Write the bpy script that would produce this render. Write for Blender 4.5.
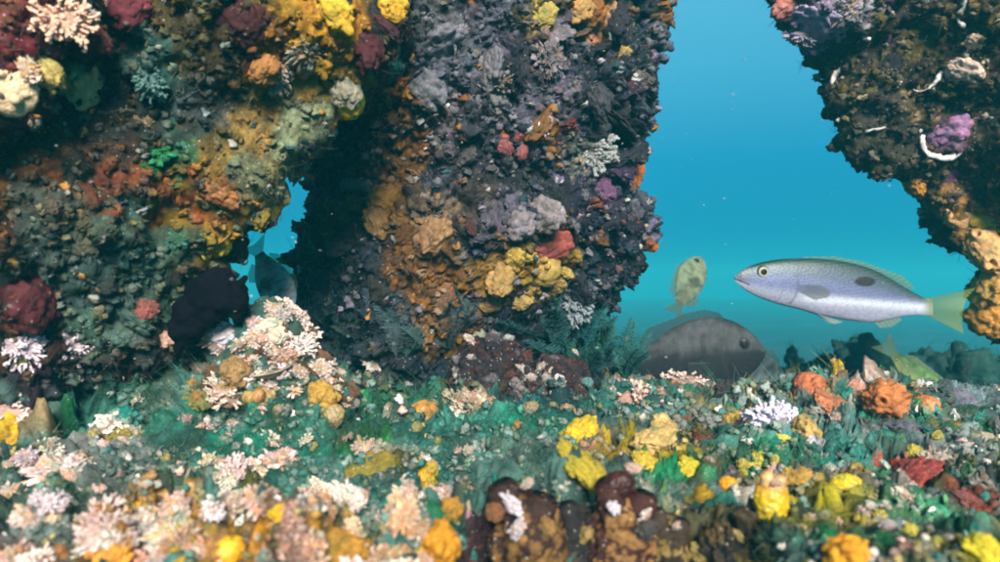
import bpy, bmesh, math, random
import numpy as np
from mathutils import Vector, Matrix, Quaternion
from mathutils.bvhtree import BVHTree

for o in list(bpy.data.objects):
    bpy.data.objects.remove(o)
SC = bpy.context.scene
COL = SC.collection

# ------------------------------------------------------------------ camera
F, H = 714.0, 0.17                      # focal length in 1000-px units, camera height over the ledge
cam = bpy.data.cameras.new('camera')
cam.sensor_width = 36.0
cam.lens = 36.0 * F / 1000.0
cam.clip_start, cam.clip_end = 0.01, 400.0
cam.dof.use_dof = True
cam.dof.focus_distance = 0.92
cam.dof.aperture_fstop = 6.5
co = bpy.data.objects.new('camera', cam)
COL.objects.link(co)
co.location = (0, 0, H)
co.rotation_euler = (math.pi / 2, 0, 0)
SC.camera = co

# ------------------------------------------------------------------ world: blue water, daylight sky overhead (Snell's window)
SUN_EL, SUN_AZ = 29.0, 172.0            # degrees; azimuth clockwise from +y (behind the camera, a little to its left)
W = bpy.data.worlds.new('World')
SC.world = W
W.use_nodes = True
nt = W.node_tree
nt.nodes.clear()
out = nt.nodes.new('ShaderNodeOutputWorld')
bg = nt.nodes.new('ShaderNodeBackground')
tc = nt.nodes.new('ShaderNodeTexCoord')
sx = nt.nodes.new('ShaderNodeSeparateXYZ')
mr = nt.nodes.new('ShaderNodeMapRange')
ramp = nt.nodes.new('ShaderNodeValToRGB')
nt.links.new(tc.outputs['Generated'], sx.inputs[0])
nt.links.new(sx.outputs['Z'], mr.inputs['Value'])
mr.inputs['From Min'].default_value = -1
mr.inputs['From Max'].default_value = 1
nt.links.new(mr.outputs[0], ramp.inputs[0])
els = ramp.color_ramp.elements
els[0].position = 0.0; els[0].color = (0.0, 0.045, 0.07, 1)
els[1].position = 1.0; els[1].color = (0.07, 0.46, 0.62, 1)
for p, c in ((0.42, (0.001, 0.14, 0.22)), (0.50, (0.003, 0.205, 0.35)), (0.58, (0.013, 0.265, 0.47)), (0.64, (0.060, 0.36, 0.56)), (0.72, (0.10, 0.43, 0.64))):
    e = els.new(p); e.color = (*c, 1)
sky = nt.nodes.new('ShaderNodeTexSky')
sky.sky_type = 'NISHITA'
sky.sun_disc = False
sky.sun_elevation = math.radians(SUN_EL)
sky.sun_rotation = math.radians(SUN_AZ)
tint = nt.nodes.new('ShaderNodeMix'); tint.data_type = 'RGBA'; tint.blend_type = 'MULTIPLY'
tint.inputs['Factor'].default_value = 1.0
nt.links.new(sky.outputs[0], tint.inputs[6])
tint.inputs[7].default_value = (0.07, 0.06, 0.045, 1)      # sky tinted towards neutral for soft top fill, at strength ~0.1
win = nt.nodes.new('ShaderNodeMapRange')
win.interpolation_type = 'SMOOTHSTEP'
win.inputs['From Min'].default_value = 0.45
win.inputs['From Max'].default_value = 0.72
nt.links.new(sx.outputs['Z'], win.inputs['Value'])
mixw = nt.nodes.new('ShaderNodeMix'); mixw.data_type = 'RGBA'
nt.links.new(win.outputs[0], mixw.inputs['Factor'])
nt.links.new(ramp.outputs[0], mixw.inputs[6])
nt.links.new(tint.outputs[2], mixw.inputs[7])
nt.links.new(mixw.outputs[2], bg.inputs['Color'])
bg.inputs['Strength'].default_value = 0.56
nt.links.new(bg.outputs[0], out.inputs[0])

sd = bpy.data.lights.new('sun', 'SUN')
sd.energy = 5.0
sd.angle = math.radians(22)            # light scattered by the rippled surface
sd.color = (1.0, 0.93, 0.84)
so = bpy.data.objects.new('sun', sd)
COL.objects.link(so)
a, e_ = math.radians(SUN_AZ), math.radians(SUN_EL)
sdir = Vector((math.sin(a) * math.cos(e_), math.cos(a) * math.cos(e_), math.sin(e_)))
so.rotation_euler = sdir.to_track_quat('Z', 'Y').to_euler()

SC.view_settings.view_transform = 'Standard'
SC.view_settings.look = 'None'
SC.view_settings.exposure = 1.15
SC.view_settings.gamma = 1.0
SC.render.engine = 'CYCLES'
SC.cycles.use_denoising = True
SC.cycles.max_bounces = 6
SC.cycles.diffuse_bounces = 2
SC.cycles.glossy_bounces = 2
SC.cycles.transparent_max_bounces = 8
SC.cycles.volume_bounces = 0
SC.cycles.filter_width = 1.9
SC.cycles.use_adaptive_sampling = True
SC.cycles.adaptive_threshold = 0.02

# ------------------------------------------------------------------ maths helpers
rng = np.random.default_rng(11)
random.seed(5)

def P(u, v, Y):
    return np.array(((u - 500) / F * Y, Y, H - (v - 281) / F * Y))

def hash3(ix, iy, iz, seed):
    h = (ix.astype(np.uint32) * np.uint32(374761393)) ^ (iy.astype(np.uint32) * np.uint32(668265263)) ^ (iz.astype(np.uint32) * np.uint32(2147483647)) ^ np.uint32((seed * 2654435761) & 0xffffffff)
    h = (h ^ (h >> np.uint32(13))) * np.uint32(1274126177)
    h = (h ^ (h >> np.uint32(16))) * np.uint32(2246822519)
    return h ^ (h >> np.uint32(13))

def h01(*k):
    return hash3(*k).astype(np.float64) / 4294967295.0

def noise(p, seed=0):
    """smooth value noise, about -1..1"""
    i = np.floor(p).astype(np.int64); f = p - i
    f = f * f * f * (f * (f * 6 - 15) + 10)
    r = 0
    for dx in (0, 1):
        wx = f[:, 0] if dx else 1 - f[:, 0]
        for dy in (0, 1):
            wy = f[:, 1] if dy else 1 - f[:, 1]
            for dz in (0, 1):
                wz = f[:, 2] if dz else 1 - f[:, 2]
                r = r + wx * wy * wz * h01(i[:, 0] + dx, i[:, 1] + dy, i[:, 2] + dz, seed)
    return r * 2 - 1

def fbm(p, octv=4, seed=0, gain=0.5):
    r, a_, s = 0, 1.0, 0
    for k in range(octv):
        r = r + a_ * noise(p * (2.03 ** k) + 17.3 * k, seed + k); s += a_; a_ *= gain
    return r / s

def worley(p, seed=0):
    """F1, F2, random id of the nearest cell"""
    i = np.floor(p).astype(np.int64)
    n = len(p)
    f1 = np.full(n, 9.0); f2 = np.full(n, 9.0); idn = np.zeros(n)
    for dx in (-1, 0, 1):
        for dy in (-1, 0, 1):
            for dz in (-1, 0, 1):
                c = (i[:, 0] + dx, i[:, 1] + dy, i[:, 2] + dz)
                hh = hash3(*c, seed)
                jx = (hh & np.uint32(1023)).astype(np.float64) / 1023
                jy = ((hh >> np.uint32(10)) & np.uint32(1023)).astype(np.float64) / 1023
                jz = ((hh >> np.uint32(20)) & np.uint32(1023)).astype(np.float64) / 1023
                d = (c[0] + jx - p[:, 0]) ** 2 + (c[1] + jy - p[:, 1]) ** 2 + (c[2] + jz - p[:, 2]) ** 2
                near = d < f1
                f2 = np.where(near, f1, np.minimum(f2, d))
                idn = np.where(near, h01(*c, seed + 77), idn)
                f1 = np.where(near, d, f1)
    return np.sqrt(f1), np.sqrt(f2), idn

def sstep(a_, b_, x):
    t = np.clip((x - a_) / (b_ - a_), 0, 1)
    return t * t * (3 - 2 * t)

# ------------------------------------------------------------------ mesh helpers
def make_mesh(name, V, T, col=None, mats=(), smooth=True, mi=None):
    me = bpy.data.meshes.new(name)
    V = np.asarray(V, dtype=np.float32); T = np.asarray(T, dtype=np.int32)
    me.vertices.add(len(V)); me.vertices.foreach_set('co', V.ravel())
    me.loops.add(T.size); me.loops.foreach_set('vertex_index', T.ravel())
    me.polygons.add(len(T)); me.polygons.foreach_set('loop_start', np.arange(0, T.size, 3, dtype=np.int32))
    me.update(calc_edges=True)
    me.polygons.foreach_set('use_smooth', np.full(len(T), smooth, dtype=bool))
    if mi is not None:
        me.polygons.foreach_set('material_index', np.asarray(mi, dtype=np.int32))
    if col is not None:
        c = np.ones((len(V), 4), dtype=np.float32); c[:, :3] = col
        at = me.color_attributes.new('col', 'FLOAT_COLOR', 'POINT')
        at.data.foreach_set('color', c.ravel())
    for m in mats:
        me.materials.append(m)
    me.update()
    return me

def link(name, me, parent=None, loc=None, color=None):
    o = bpy.data.objects.new(name, me)
    COL.objects.link(o)
    if parent is not None:
        o.parent = parent
    if loc is not None:
        o.location = loc
    if color is not None:
        o.color = (*color, 1)
    return o

def tag(o, label=None, cat=None, group=None, kind=None):
    if label: o['label'] = label
    if cat: o['category'] = cat
    if group: o['group'] = group
    if kind: o['kind'] = kind
    return o

class MB:
    def __init__(s): s.V, s.T, s.C, s.n = [], [], [], 0
    def add(s, V, T, c=(1, 1, 1)):
        V = np.asarray(V, float); s.V.append(V); s.T.append(np.asarray(T, int) + s.n); s.n += len(V)
        c = np.asarray(c, float)
        s.C.append(np.broadcast_to(c, (len(V), 3)) if c.ndim == 1 else c)
    def mesh(s, name, mats, smooth=True):
        return make_mesh(name, np.concatenate(s.V), np.concatenate(s.T), np.concatenate(s.C), mats, smooth)

_ico = {}
def ico(sub):
    if sub not in _ico:
        bm = bmesh.new(); bmesh.ops.create_icosphere(bm, subdivisions=sub, radius=1)
        bm.verts.index_update()
        _ico[sub] = (np.array([v.co[:] for v in bm.verts]), np.array([[v.index for v in f.verts] for f in bm.faces]))
        bm.free()
    return _ico[sub][0].copy(), _ico[sub][1]

def grid_tris(nu, nv, wrap=False):
    """verts laid out [v*nu+u]"""
    uu = np.arange(nu if wrap else nu - 1); vv = np.arange(nv - 1)
    U, Vv = np.meshgrid(uu, vv)
    a_ = Vv * nu + U; b_ = Vv * nu + (U + 1) % nu; c_ = a_ + nu; d_ = b_ + nu
    return np.concatenate([np.stack([a_, b_, d_], -1).reshape(-1, 3), np.stack([a_, d_, c_], -1).reshape(-1, 3)])

def frame(n):
    n = np.asarray(n, float); n = n / (np.linalg.norm(n) + 1e-9)
    t = np.cross(n, (0.3, 0.9, 0.1) if abs(n[2]) > 0.8 else (0, 0, 1.0)); t /= np.linalg.norm(t)
    return t, np.cross(n, t), n

def tube(pts, rad, k=5):
    pts = np.asarray(pts, float); rad = np.asarray(rad, float); n = len(pts)
    d = np.gradient(pts, axis=0); d /= np.linalg.norm(d, axis=1, keepdims=True) + 1e-12
    t, b, _ = frame(d[0]); V = []
    for i in range(n):
        t = t - d[i] * np.dot(t, d[i]); t /= np.linalg.norm(t) + 1e-12
        b = np.cross(d[i], t)
        an = np.arange(k) / k * 2 * math.pi
        V.append(pts[i] + rad[i] * (np.cos(an)[:, None] * t + np.sin(an)[:, None] * b))
    V = np.concatenate(V + [pts[-1:] + d[-1:] * rad[-1] * 0.8])
    T = grid_tris(k, n, True)
    e = np.array([[(n - 1) * k + i, (n - 1) * k + (i + 1) % k, n * k] for i in range(k)])
    return V, np.concatenate([T, e])

def normals_of(V, T):
    fn = np.cross(V[T[:, 1]] - V[T[:, 0]], V[T[:, 2]] - V[T[:, 0]])
    N = np.zeros_like(V)
    for k in range(3):
        np.add.at(N, T[:, k], fn)
    return N / (np.linalg.norm(N, axis=1, keepdims=True) + 1e-12)

# ------------------------------------------------------------------ materials
def new_mat(name):
    m = bpy.data.materials.new(name); m.use_nodes = True
    t = m.node_tree; b = t.nodes['Principled BSDF']
    return m, t, b

def mixc(t, fac, a_, b_, mode='MIX'):
    n = t.nodes.new('ShaderNodeMix'); n.data_type = 'RGBA'; n.blend_type = mode
    for sock, val in ((n.inputs['Factor'], fac), (n.inputs[6], a_), (n.inputs[7], b_)):
        if hasattr(val, 'is_linked'): t.links.new(val, sock)
        elif isinstance(val, tuple): sock.default_value = (*val, 1)
        else: sock.default_value = val
    return n.outputs[2]

def noise_node(t, scale, detail=3, rough=0.6, coord=None):
    n = t.nodes.new('ShaderNodeTexNoise')
    n.inputs['Scale'].default_value = scale; n.inputs['Detail'].default_value = detail; n.inputs['Roughness'].default_value = rough
    if coord is not None: t.links.new(coord, n.inputs['Vector'])
    return n.outputs['Fac']

def mrange(t, v, a_, b_, c_=0.0, d_=1.0):
    n = t.nodes.new('ShaderNodeMapRange')
    t.links.new(v, n.inputs['Value'])
    for k, x in zip(('From Min', 'From Max', 'To Min', 'To Max'), (a_, b_, c_, d_)): n.inputs[k].default_value = x
    return n.outputs[0]

def crust_material(name, objcol=False, bump=0.5, s1=260.0, s2=900.0, speck=(0.55, 0.52, 0.46), speck_amt=0.5, rough=0.75, spec=0.25, sss=0.0):
    """colour attribute (times the object's own colour) with grain, specks and relief"""
    m, t, b = new_mat(name)
    tcn = t.nodes.new('ShaderNodeTexCoord')
    cvec = tcn.outputs['Object']
    at = t.nodes.new('ShaderNodeAttribute'); at.attribute_name = 'col'
    c = at.outputs['Color']
    if objcol:
        oi = t.nodes.new('ShaderNodeObjectInfo')
        c = mixc(t, 1.0, c, oi.outputs['Color'], 'MULTIPLY')
        ad = t.nodes.new('ShaderNodeVectorMath'); ad.operation = 'ADD'
        t.links.new(tcn.outputs['Object'], ad.inputs[0])
        sc = t.nodes.new('ShaderNodeMath'); sc.operation = 'MULTIPLY'; sc.inputs[1].default_value = 5.0
        t.links.new(oi.outputs['Random'], sc.inputs[0]); t.links.new(sc.outputs[0], ad.inputs[1])
        cvec = ad.outputs[0]
    g1 = noise_node(t, s1, 4, 0.65, cvec)
    g2 = noise_node(t, s2, 2, 0.6, cvec)
    g3 = noise_node(t, s1 * 0.35, 3, 0.6, cvec)
    c = mixc(t, mrange(t, g1, 0.35, 0.68, 0.0, 0.75), c, mixc(t, 1.0, c, (0.38, 0.40, 0.42), 'MULTIPLY'))
    c = mixc(t, mrange(t, g3, 0.40, 0.65, 0.0, 0.5), c, mixc(t, 1.0, c, (1.5, 1.45, 1.4), 'MULTIPLY'))
    vor = t.nodes.new('ShaderNodeTexVoronoi'); vor.inputs['Scale'].default_value = s1 * 0.8
    t.links.new(cvec, vor.inputs['Vector'])
    sp = mrange(t, vor.outputs['Distance'], 0.10, 0.22, speck_amt, 0.0)
    gate = mrange(t, g3, 0.50, 0.56)
    mu = t.nodes.new('ShaderNodeMath'); mu.operation = 'MULTIPLY'
    t.links.new(sp, mu.inputs[0]); t.links.new(gate, mu.inputs[1])
    c = mixc(t, mu.outputs[0], c, speck)
    t.links.new(c, b.inputs['Base Color'])
    b.inputs['Roughness'].default_value = rough
    b.inputs['Specular IOR Level'].default_value = spec
    if sss:
        b.inputs['Subsurface Weight'].default_value = sss
        b.inputs['Subsurface Radius'].default_value = (0.006, 0.004, 0.003)
    ah = t.nodes.new('ShaderNodeMath'); ah.operation = 'MULTIPLY_ADD'
    t.links.new(g2, ah.inputs[0]); ah.inputs[1].default_value = 0.45; t.links.new(g1, ah.inputs[2])
    bp = t.nodes.new('ShaderNodeBump'); bp.inputs['Strength'].default_value = bump; bp.inputs['Distance'].default_value = 0.003
    t.links.new(ah.outputs[0], bp.inputs['Height']); t.links.new(bp.outputs[0], b.inputs['Normal'])
    return m

M_rock = crust_material('encrusted_rock')
M_silt = crust_material('silty_ledge', bump=0.35, s1=300, s2=1000, speck_amt=0.35)
M_far = crust_material('far_reef', bump=0.4, s1=60, s2=200, speck_amt=0.1)
M_grow = crust_material('growth', objcol=True, bump=0.7, s1=5.0, s2=19.0, speck_amt=0.3, spec=0.3)
M_smooth = crust_material('smooth_tunic', objcol=True, bump=0.35, s1=2.6, s2=11.0, speck_amt=0.25, rough=0.42, spec=0.45)
M_frill = crust_material('frill', objcol=True, bump=0.4, s1=9.0, s2=30.0, speck_amt=0.2, rough=0.8, spec=0.2)
M_tuft = crust_material('tuft', objcol=True, bump=0.0, s1=4.0, s2=9.0, speck_amt=0.1, rough=0.8, spec=0.1)

M_black, _t, _b = new_mat('black_tissue')
_at = _t.nodes.new('ShaderNodeAttribute'); _at.attribute_name = 'col'; _t.links.new(_at.outputs['Color'], _b.inputs['Base Color'])
_b.inputs['Roughness'].default_value = 0.9; _b.inputs['Specular IOR Level'].default_value = 0.03

# ------------------------------------------------------------------ palettes (linear base colours)
BLACK = (0.010, 0.011, 0.016); DKPURP = (0.028, 0.014, 0.040); GREY = (0.15, 0.15, 0.16); LAV = (0.21, 0.18, 0.24)
BEIGE = (0.34, 0.27, 0.18); OCHRE = (0.30, 0.14, 0.025); ORANGE = (0.50, 0.17, 0.02); YEL = (0.55, 0.33, 0.02)
RED = (0.33, 0.03, 0.02); BROWN = (0.075, 0.042, 0.018); TEAL = (0.03, 0.15, 0.13); GREEN = (0.012, 0.15, 0.07)
WHITE = (0.62, 0.57, 0.52); PINK = (0.55, 0.33, 0.28); SILT = (0.10, 0.18, 0.16); MAUVE = (0.12, 0.05, 0.13); MAROON = (0.05, 0.013, 0.014)
DKTEAL = (0.015, 0.05, 0.055); OLIVE = (0.09, 0.085, 0.02); DKBROWN = (0.028, 0.018, 0.011)

def pick(idn, pal):
    """pal: [(weight, colour)] -> colour per id in 0..1"""
    w = np.array([p[0] for p in pal], float); w = np.cumsum(w) / w.sum()
    k = np.searchsorted(w, np.clip(idn, 0, 0.99999))
    return np.array([p[1] for p in pal])[k]

def blend(c, m, c2):
    m = np.clip(m, 0, 1)[:, None]
    return c * (1 - m) + np.asarray(c2) * m

def mosaic(Pp, N, cell, seed, pal, amp, base, gap=0.5):
    """clumps of crust: each cell its own colour and height; returns displacement and colour"""
    wp = Pp / cell + 0.55 * np.stack([fbm(Pp / cell * 1.3 + k * 9.1, 3, seed + k) for k in range(3)], 1)
    f1, f2, idn = worley(wp, seed)
    edge = sstep(0.02, gap, f2 - f1)
    hh = 0.25 + 0.75 * ((idn * 7.31) % 1.0)
    bump = fbm(Pp / cell * 4.5, 3, seed + 31)
    amp = amp * (0.35 + 1.15 * sstep(-0.35, 0.45, fbm(Pp / (cell * 5), 3, seed + 60)))
    rid = 1 - np.abs(fbm(Pp / cell * 2.2, 3, seed + 61)) * 2.4
    d = amp * (edge * hh + 0.28 * bump * edge + 0.22 * rid - 0.35)
    c = pick(idn, pal)
    c = c * (1 + 0.45 * fbm(Pp / cell * 3.0, 3, seed + 5))[:, None]
    c = blend(c, 1 - sstep(0.0, 0.22, f2 - f1), base)
    return d, np.clip(c, 0.003, 0.9), idn, edge

def bvh_of(V, T):
    return BVHTree.FromPolygons([tuple(v) for v in V.tolist()], T.tolist(), epsilon=0.0)

CAM = Vector((0, 0, H))
def ray_px(bvh, u, v):
    d = Vector(((u - 500) / F, 1, -(v - 281) / F)).normalized()
    loc, nor, idx, dist = bvh.ray_cast(CAM, d)
    if loc is None: return None
    if nor.dot(d) > 0: nor = -nor
    return np.array(loc), np.array(nor), loc.y, idx

def patch_mask(Pp, c, r, seed, warp=0.5):
    d = np.linalg.norm(Pp - c, axis=1) / r + warp * fbm(Pp / r * 1.6, 3, seed)
    return 1 - sstep(0.75, 1.05, d)

# ================================================================== LARGE STRUCTURE
# ---------------------------------------------------------------- ledge
def ledge_height(x, y):
    z = 0.012 * np.sin(3.1 * x + 1.3 * y) + 0.0
    p2 = np.stack([x, y, np.zeros_like(x)], 1)
    z += 0.035 * fbm(p2 / 0.28, 3, 91) + 0.020 * fbm(p2 / 0.09, 3, 92)
    g = lambda cx, cy, rx, ry, hgt: hgt * np.exp(-(((x - cx) / rx) ** 2 + ((y - cy) / ry) ** 2))
    z += g(-0.235, 0.74, 0.062, 0.06, 0.118)                # shell mound by the black sponge
    z += g(-0.55, 0.85, 0.22, 0.25, 0.16)                   # foot of the left rock
    z += g(0.58, 0.98, 0.22, 0.10, 0.050)                   # right-hand crest
    z -= g(0.27, 1.02, 0.13, 0.10, 0.035)
    z += g(-0.22, 0.46, 0.16, 0.07, 0.022)
    # back edge falls away to the sea floor, except below the pillar
    back = 1.12 + 0.45 * np.exp(-((x + 0.02) / 0.34) ** 4) + 0.04 * fbm(p2 / 0.15, 2, 5)
    z -= 0.55 * sstep(0.0, 0.40, y - back)
    # notch in the front edge where the brown sea squirts stand
    nx = sstep(-0.050, -0.015, x) * (1 - sstep(0.120, 0.165, x))
    fr = 0.485 + 0.02 * fbm(p2 / 0.05, 2, 8)
    z -= 0.20 * nx * sstep(0.0, 0.045, fr - y)
    z -= 0.30 * sstep(0.0, 0.08, 0.36 - y)
    return z

nx_, ny_ = 760, 470
ys = 0.26 + (1.75 - 0.26) * np.linspace(0, 1, ny_) ** 1.35
tt = np.linspace(-1, 1, nx_)
X, Y = np.meshgrid(tt, ys)
half = 0.45 + 0.62 * Y                                       # the sheet widens away from the viewer, denser where close
X = X * half * 1.25
x, y = X.ravel(), Y.ravel()
Vl = np.stack([x, y, ledge_height(x, y)], 1)
Tl = grid_tris(nx_, ny_)
Nl = normals_of(Vl, Tl)
PAL_L = [(5, SILT), (1.6, (0.13, 0.17, 0.14)), (1.2, TEAL), (1.0, GREEN), (0.9, (0.30, 0.27, 0.22)), (0.5, BEIGE), (0.4, OLIVE), (0.25, PINK), (0.2, DKBROWN)]
PAL_LR = [(3, (0.22, 0.27, 0.26)), (1.6, (0.32, 0.29, 0.17)), (1.5, (0.10, 0.26, 0.22)), (1.2, (0.36, 0.33, 0.34)), (1.0, (0.40, 0.27, 0.05)), (0.6, PINK), (0.8, (0.07, 0.18, 0.10)), (0.3, (0.35, 0.07, 0.04)), (0.8, WHITE), (0.4, DKBROWN)]
d1, c1, id1, e1 = mosaic(Vl, Nl, 0.030, 3, PAL_L, 0.030, SILT)
d2, c2, id2, e2 = mosaic(Vl, Nl, 0.021, 4, PAL_LR, 0.022, (0.10, 0.17, 0.15))
rightm = sstep(0.02, 0.20, x + 0.12 * fbm(Vl / 0.10, 3, 12) - 0.10 * (y - 0.7))
d3, c3, id3, e3 = mosaic(Vl, Nl, 0.0085, 6, [(1, (0.8, 0.8, 0.8)), (1, (1, 1, 1)), (0.7, (1.2, 1.2, 1.15)), (0.3, (1.6, 1.55, 1.5))], 0.0055, (0.7, 0.75, 0.72))
flat = sstep(0.0, 0.35, fbm(Vl / 0.11, 3, 44) + 0.10) * (1 - rightm)         # smooth silt pans
dd = (d1 * (1 - rightm) + d2 * rightm) * (1 - 0.45 * flat) + d3 * (1 - 0.3 * flat) - 0.030 * sstep(0.22, 0.50, fbm(Vl / 0.055, 3, 47))
cl = blend(c1 * (1 - rightm[:, None]) + c2 * rightm[:, None], 0.75 * flat, SILT) * (1 + (c3 - 1) * (1 - 0.6 * flat)[:, None])
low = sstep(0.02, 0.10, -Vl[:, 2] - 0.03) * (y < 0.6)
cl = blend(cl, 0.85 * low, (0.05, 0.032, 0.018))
cl = blend(cl, 0.7 * sstep(0.18, 0.40, fbm(Vl / 0.04, 3, 48)), (0.05, 0.055, 0.03))  # dark olive patches painted in to read as shaded hollows
Vl = Vl + Nl * dd[:, None]
bl0 = bvh_of(Vl, Tl)
LEDGE_PATCH = [  # pixel centre, radius px, colour
    (190, 430, 60, (0.05, 0.12, 0.10)), (120, 405, 40, (0.03, 0.09, 0.07)), (380, 405, 40, GREEN), (450, 425, 60, (0.06, 0.17, 0.14)),
    (360, 430, 30, (0.03, 0.15, 0.05)), (500, 455, 70, (0.12, 0.20, 0.18)), (560, 500, 45, (0.12, 0.19, 0.17)), (260, 440, 60, (0.03, 0.17, 0.12)), (330, 465, 45, (0.10, 0.19, 0.17)), (540, 425, 50, (0.02, 0.16, 0.11)), (800, 460, 45, (0.02, 0.18, 0.12)), (890, 410, 40, (0.03, 0.16, 0.13)), (700, 455, 45, (0.02, 0.13, 0.055)),
    (660, 465, 30, GREEN), (640, 445, 45, (0.34, 0.25, 0.06)), (760, 470, 40, (0.05, 0.17, 0.10)), (850, 500, 55, (0.36, 0.33, 0.10)),
    (880, 440, 55, (0.12, 0.24, 0.22)), (960, 440, 55, (0.24, 0.30, 0.30)), (930, 520, 50, (0.09, 0.25, 0.15)), (870, 540, 40, (0.04, 0.24, 0.09)),
    (980, 545, 45, (0.45, 0.40, 0.05)), (820, 520, 40, (0.38, 0.33, 0.08)), (760, 545, 55, (0.05, 0.045, 0.02)), (700, 530, 35, (0.07, 0.06, 0.03)),
    (910, 470, 30, (0.36, 0.05, 0.03)), (980, 500, 26, (0.26, 0.08, 0.06)), (60, 540, 70, (0.12, 0.035, 0.02)), (20, 530, 40, (0.09, 0.02, 0.02)),
    (290, 505, 55, PINK), (150, 530, 60, (0.42, 0.22, 0.08)), (230, 545, 50, (0.45, 0.24, 0.06)), (80, 460, 60, (0.26, 0.28, 0.27)), (60, 510, 50, (0.22, 0.26, 0.25)),
    (340, 545, 40, (0.30, 0.17, 0.04)), (600, 400, 50, (0.04, 0.13, 0.12)), (540, 400, 40, (0.02, 0.06, 0.07)), (300, 420, 40, (0.06, 0.14, 0.11)), (830, 440, 40, (0.06, 0.17, 0.15)),
    (740, 430, 35, (0.10, 0.22, 0.18)), (990, 400, 45, (0.18, 0.22, 0.24)), (420, 395, 50, (0.04, 0.12, 0.08)),
]
for k, (u, v, r, c) in enumerate(LEDGE_PATCH):
    h = ray_px(bl0, u, v)
    if h is None: continue
    m = patch_mask(Vl, h[0], r / F * h[2] * 1.2, 200 + k, 0.7)
    tex = (0.7 + 0.5 * (c3.mean(1) - 0.7))[:, None]
    cl = cl * (1 - 0.85 * m[:, None]) + np.asarray(c) * tex * 1.15 * 0.85 * m[:, None]
_g = cl.mean(1, keepdims=True); cl = np.clip(_g + (cl - _g) * 1.6, 0.004, 0.75)
cl = cl * (0.28 + 0.62 * sstep(-0.30, 0.40, fbm(Vl / 0.035, 4, 99)))[:, None]      # ledge colour darkened in random patches
ledge = link('reef_ledge', make_mesh('reef_ledge', Vl, Tl, np.clip(cl, 0.004, 0.8), [M_silt]))
tag(ledge, kind='structure')
bvh_ledge = bvh_of(Vl, Tl)

# ---------------------------------------------------------------- pillar
na, nh = 620, 400
an = np.linspace(0, 2 * math.pi, na, endpoint=False)
zz = np.linspace(-0.10, 0.78, nh)
A, Z = np.meshgrid(an, zz)
cxz = np.interp(Z, [-0.1, 0.085, 0.25, 0.33, 0.42, 0.66, 0.78], [-0.085, -0.085, -0.046, -0.056, -0.042, -0.030, -0.03])
rz = np.interp(Z, [-0.1, 0.0, 0.085, 0.16, 0.25, 0.32, 0.42, 0.66, 0.78], [0.26, 0.238, 0.232, 0.252, 0.298, 0.276, 0.282, 0.292, 0.295])
cyz = 1.24 + 0.0 * Z
a_, z_ = A.ravel(), Z.ravel()
dirv = np.stack([np.sin(a_), -np.cos(a_), np.zeros_like(a_)], 1)
Vp = np.stack([cxz.ravel(), cyz.ravel(), z_], 1) + dirv * rz.ravel()[:, None]
Vp += dirv * (0.045 * fbm(Vp / 0.16, 3, 61) + 0.018 * fbm(Vp / 0.06, 2, 62))[:, None]
Tp = grid_tris(na, nh, True)
Np = normals_of(Vp, Tp)
PAL_P = [(3.0, BLACK), (1.6, (0.02, 0.03, 0.045)), (2.0, GREY), (1.2, LAV), (0.8, (0.22, 0.18, 0.14)), (0.8, OCHRE), (0.35, ORANGE), (0.5, DKPURP), (0.5, (0.05, 0.07, 0.08)), (0.25, BEIGE), (0.15, RED), (0.8, BROWN)]
d1, c1, id1, e1 = mosaic(Vp, Np, 0.036, 21, PAL_P, 0.024, BLACK, 0.45)
d2, c2, id2, e2 = mosaic(Vp, Np, 0.013, 22, [(1.4, (0.45, 0.45, 0.45)), (1.4, (1, 1, 1)), (0.8, (1.5, 1.45, 1.4)), (0.3, (2.3, 2.2, 2.1))], 0.009, (0.4, 0.4, 0.45))
cp = c1 * c2
Vp = Vp + Np * (d1 + d2)[:, None]
Np = normals_of(Vp, Tp)
d3 = 0.0035 * fbm(Vp / 0.007, 3, 66)
Vp = Vp + Np * d3[:, None]
bp0 = bvh_of(Vp, Tp)
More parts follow.
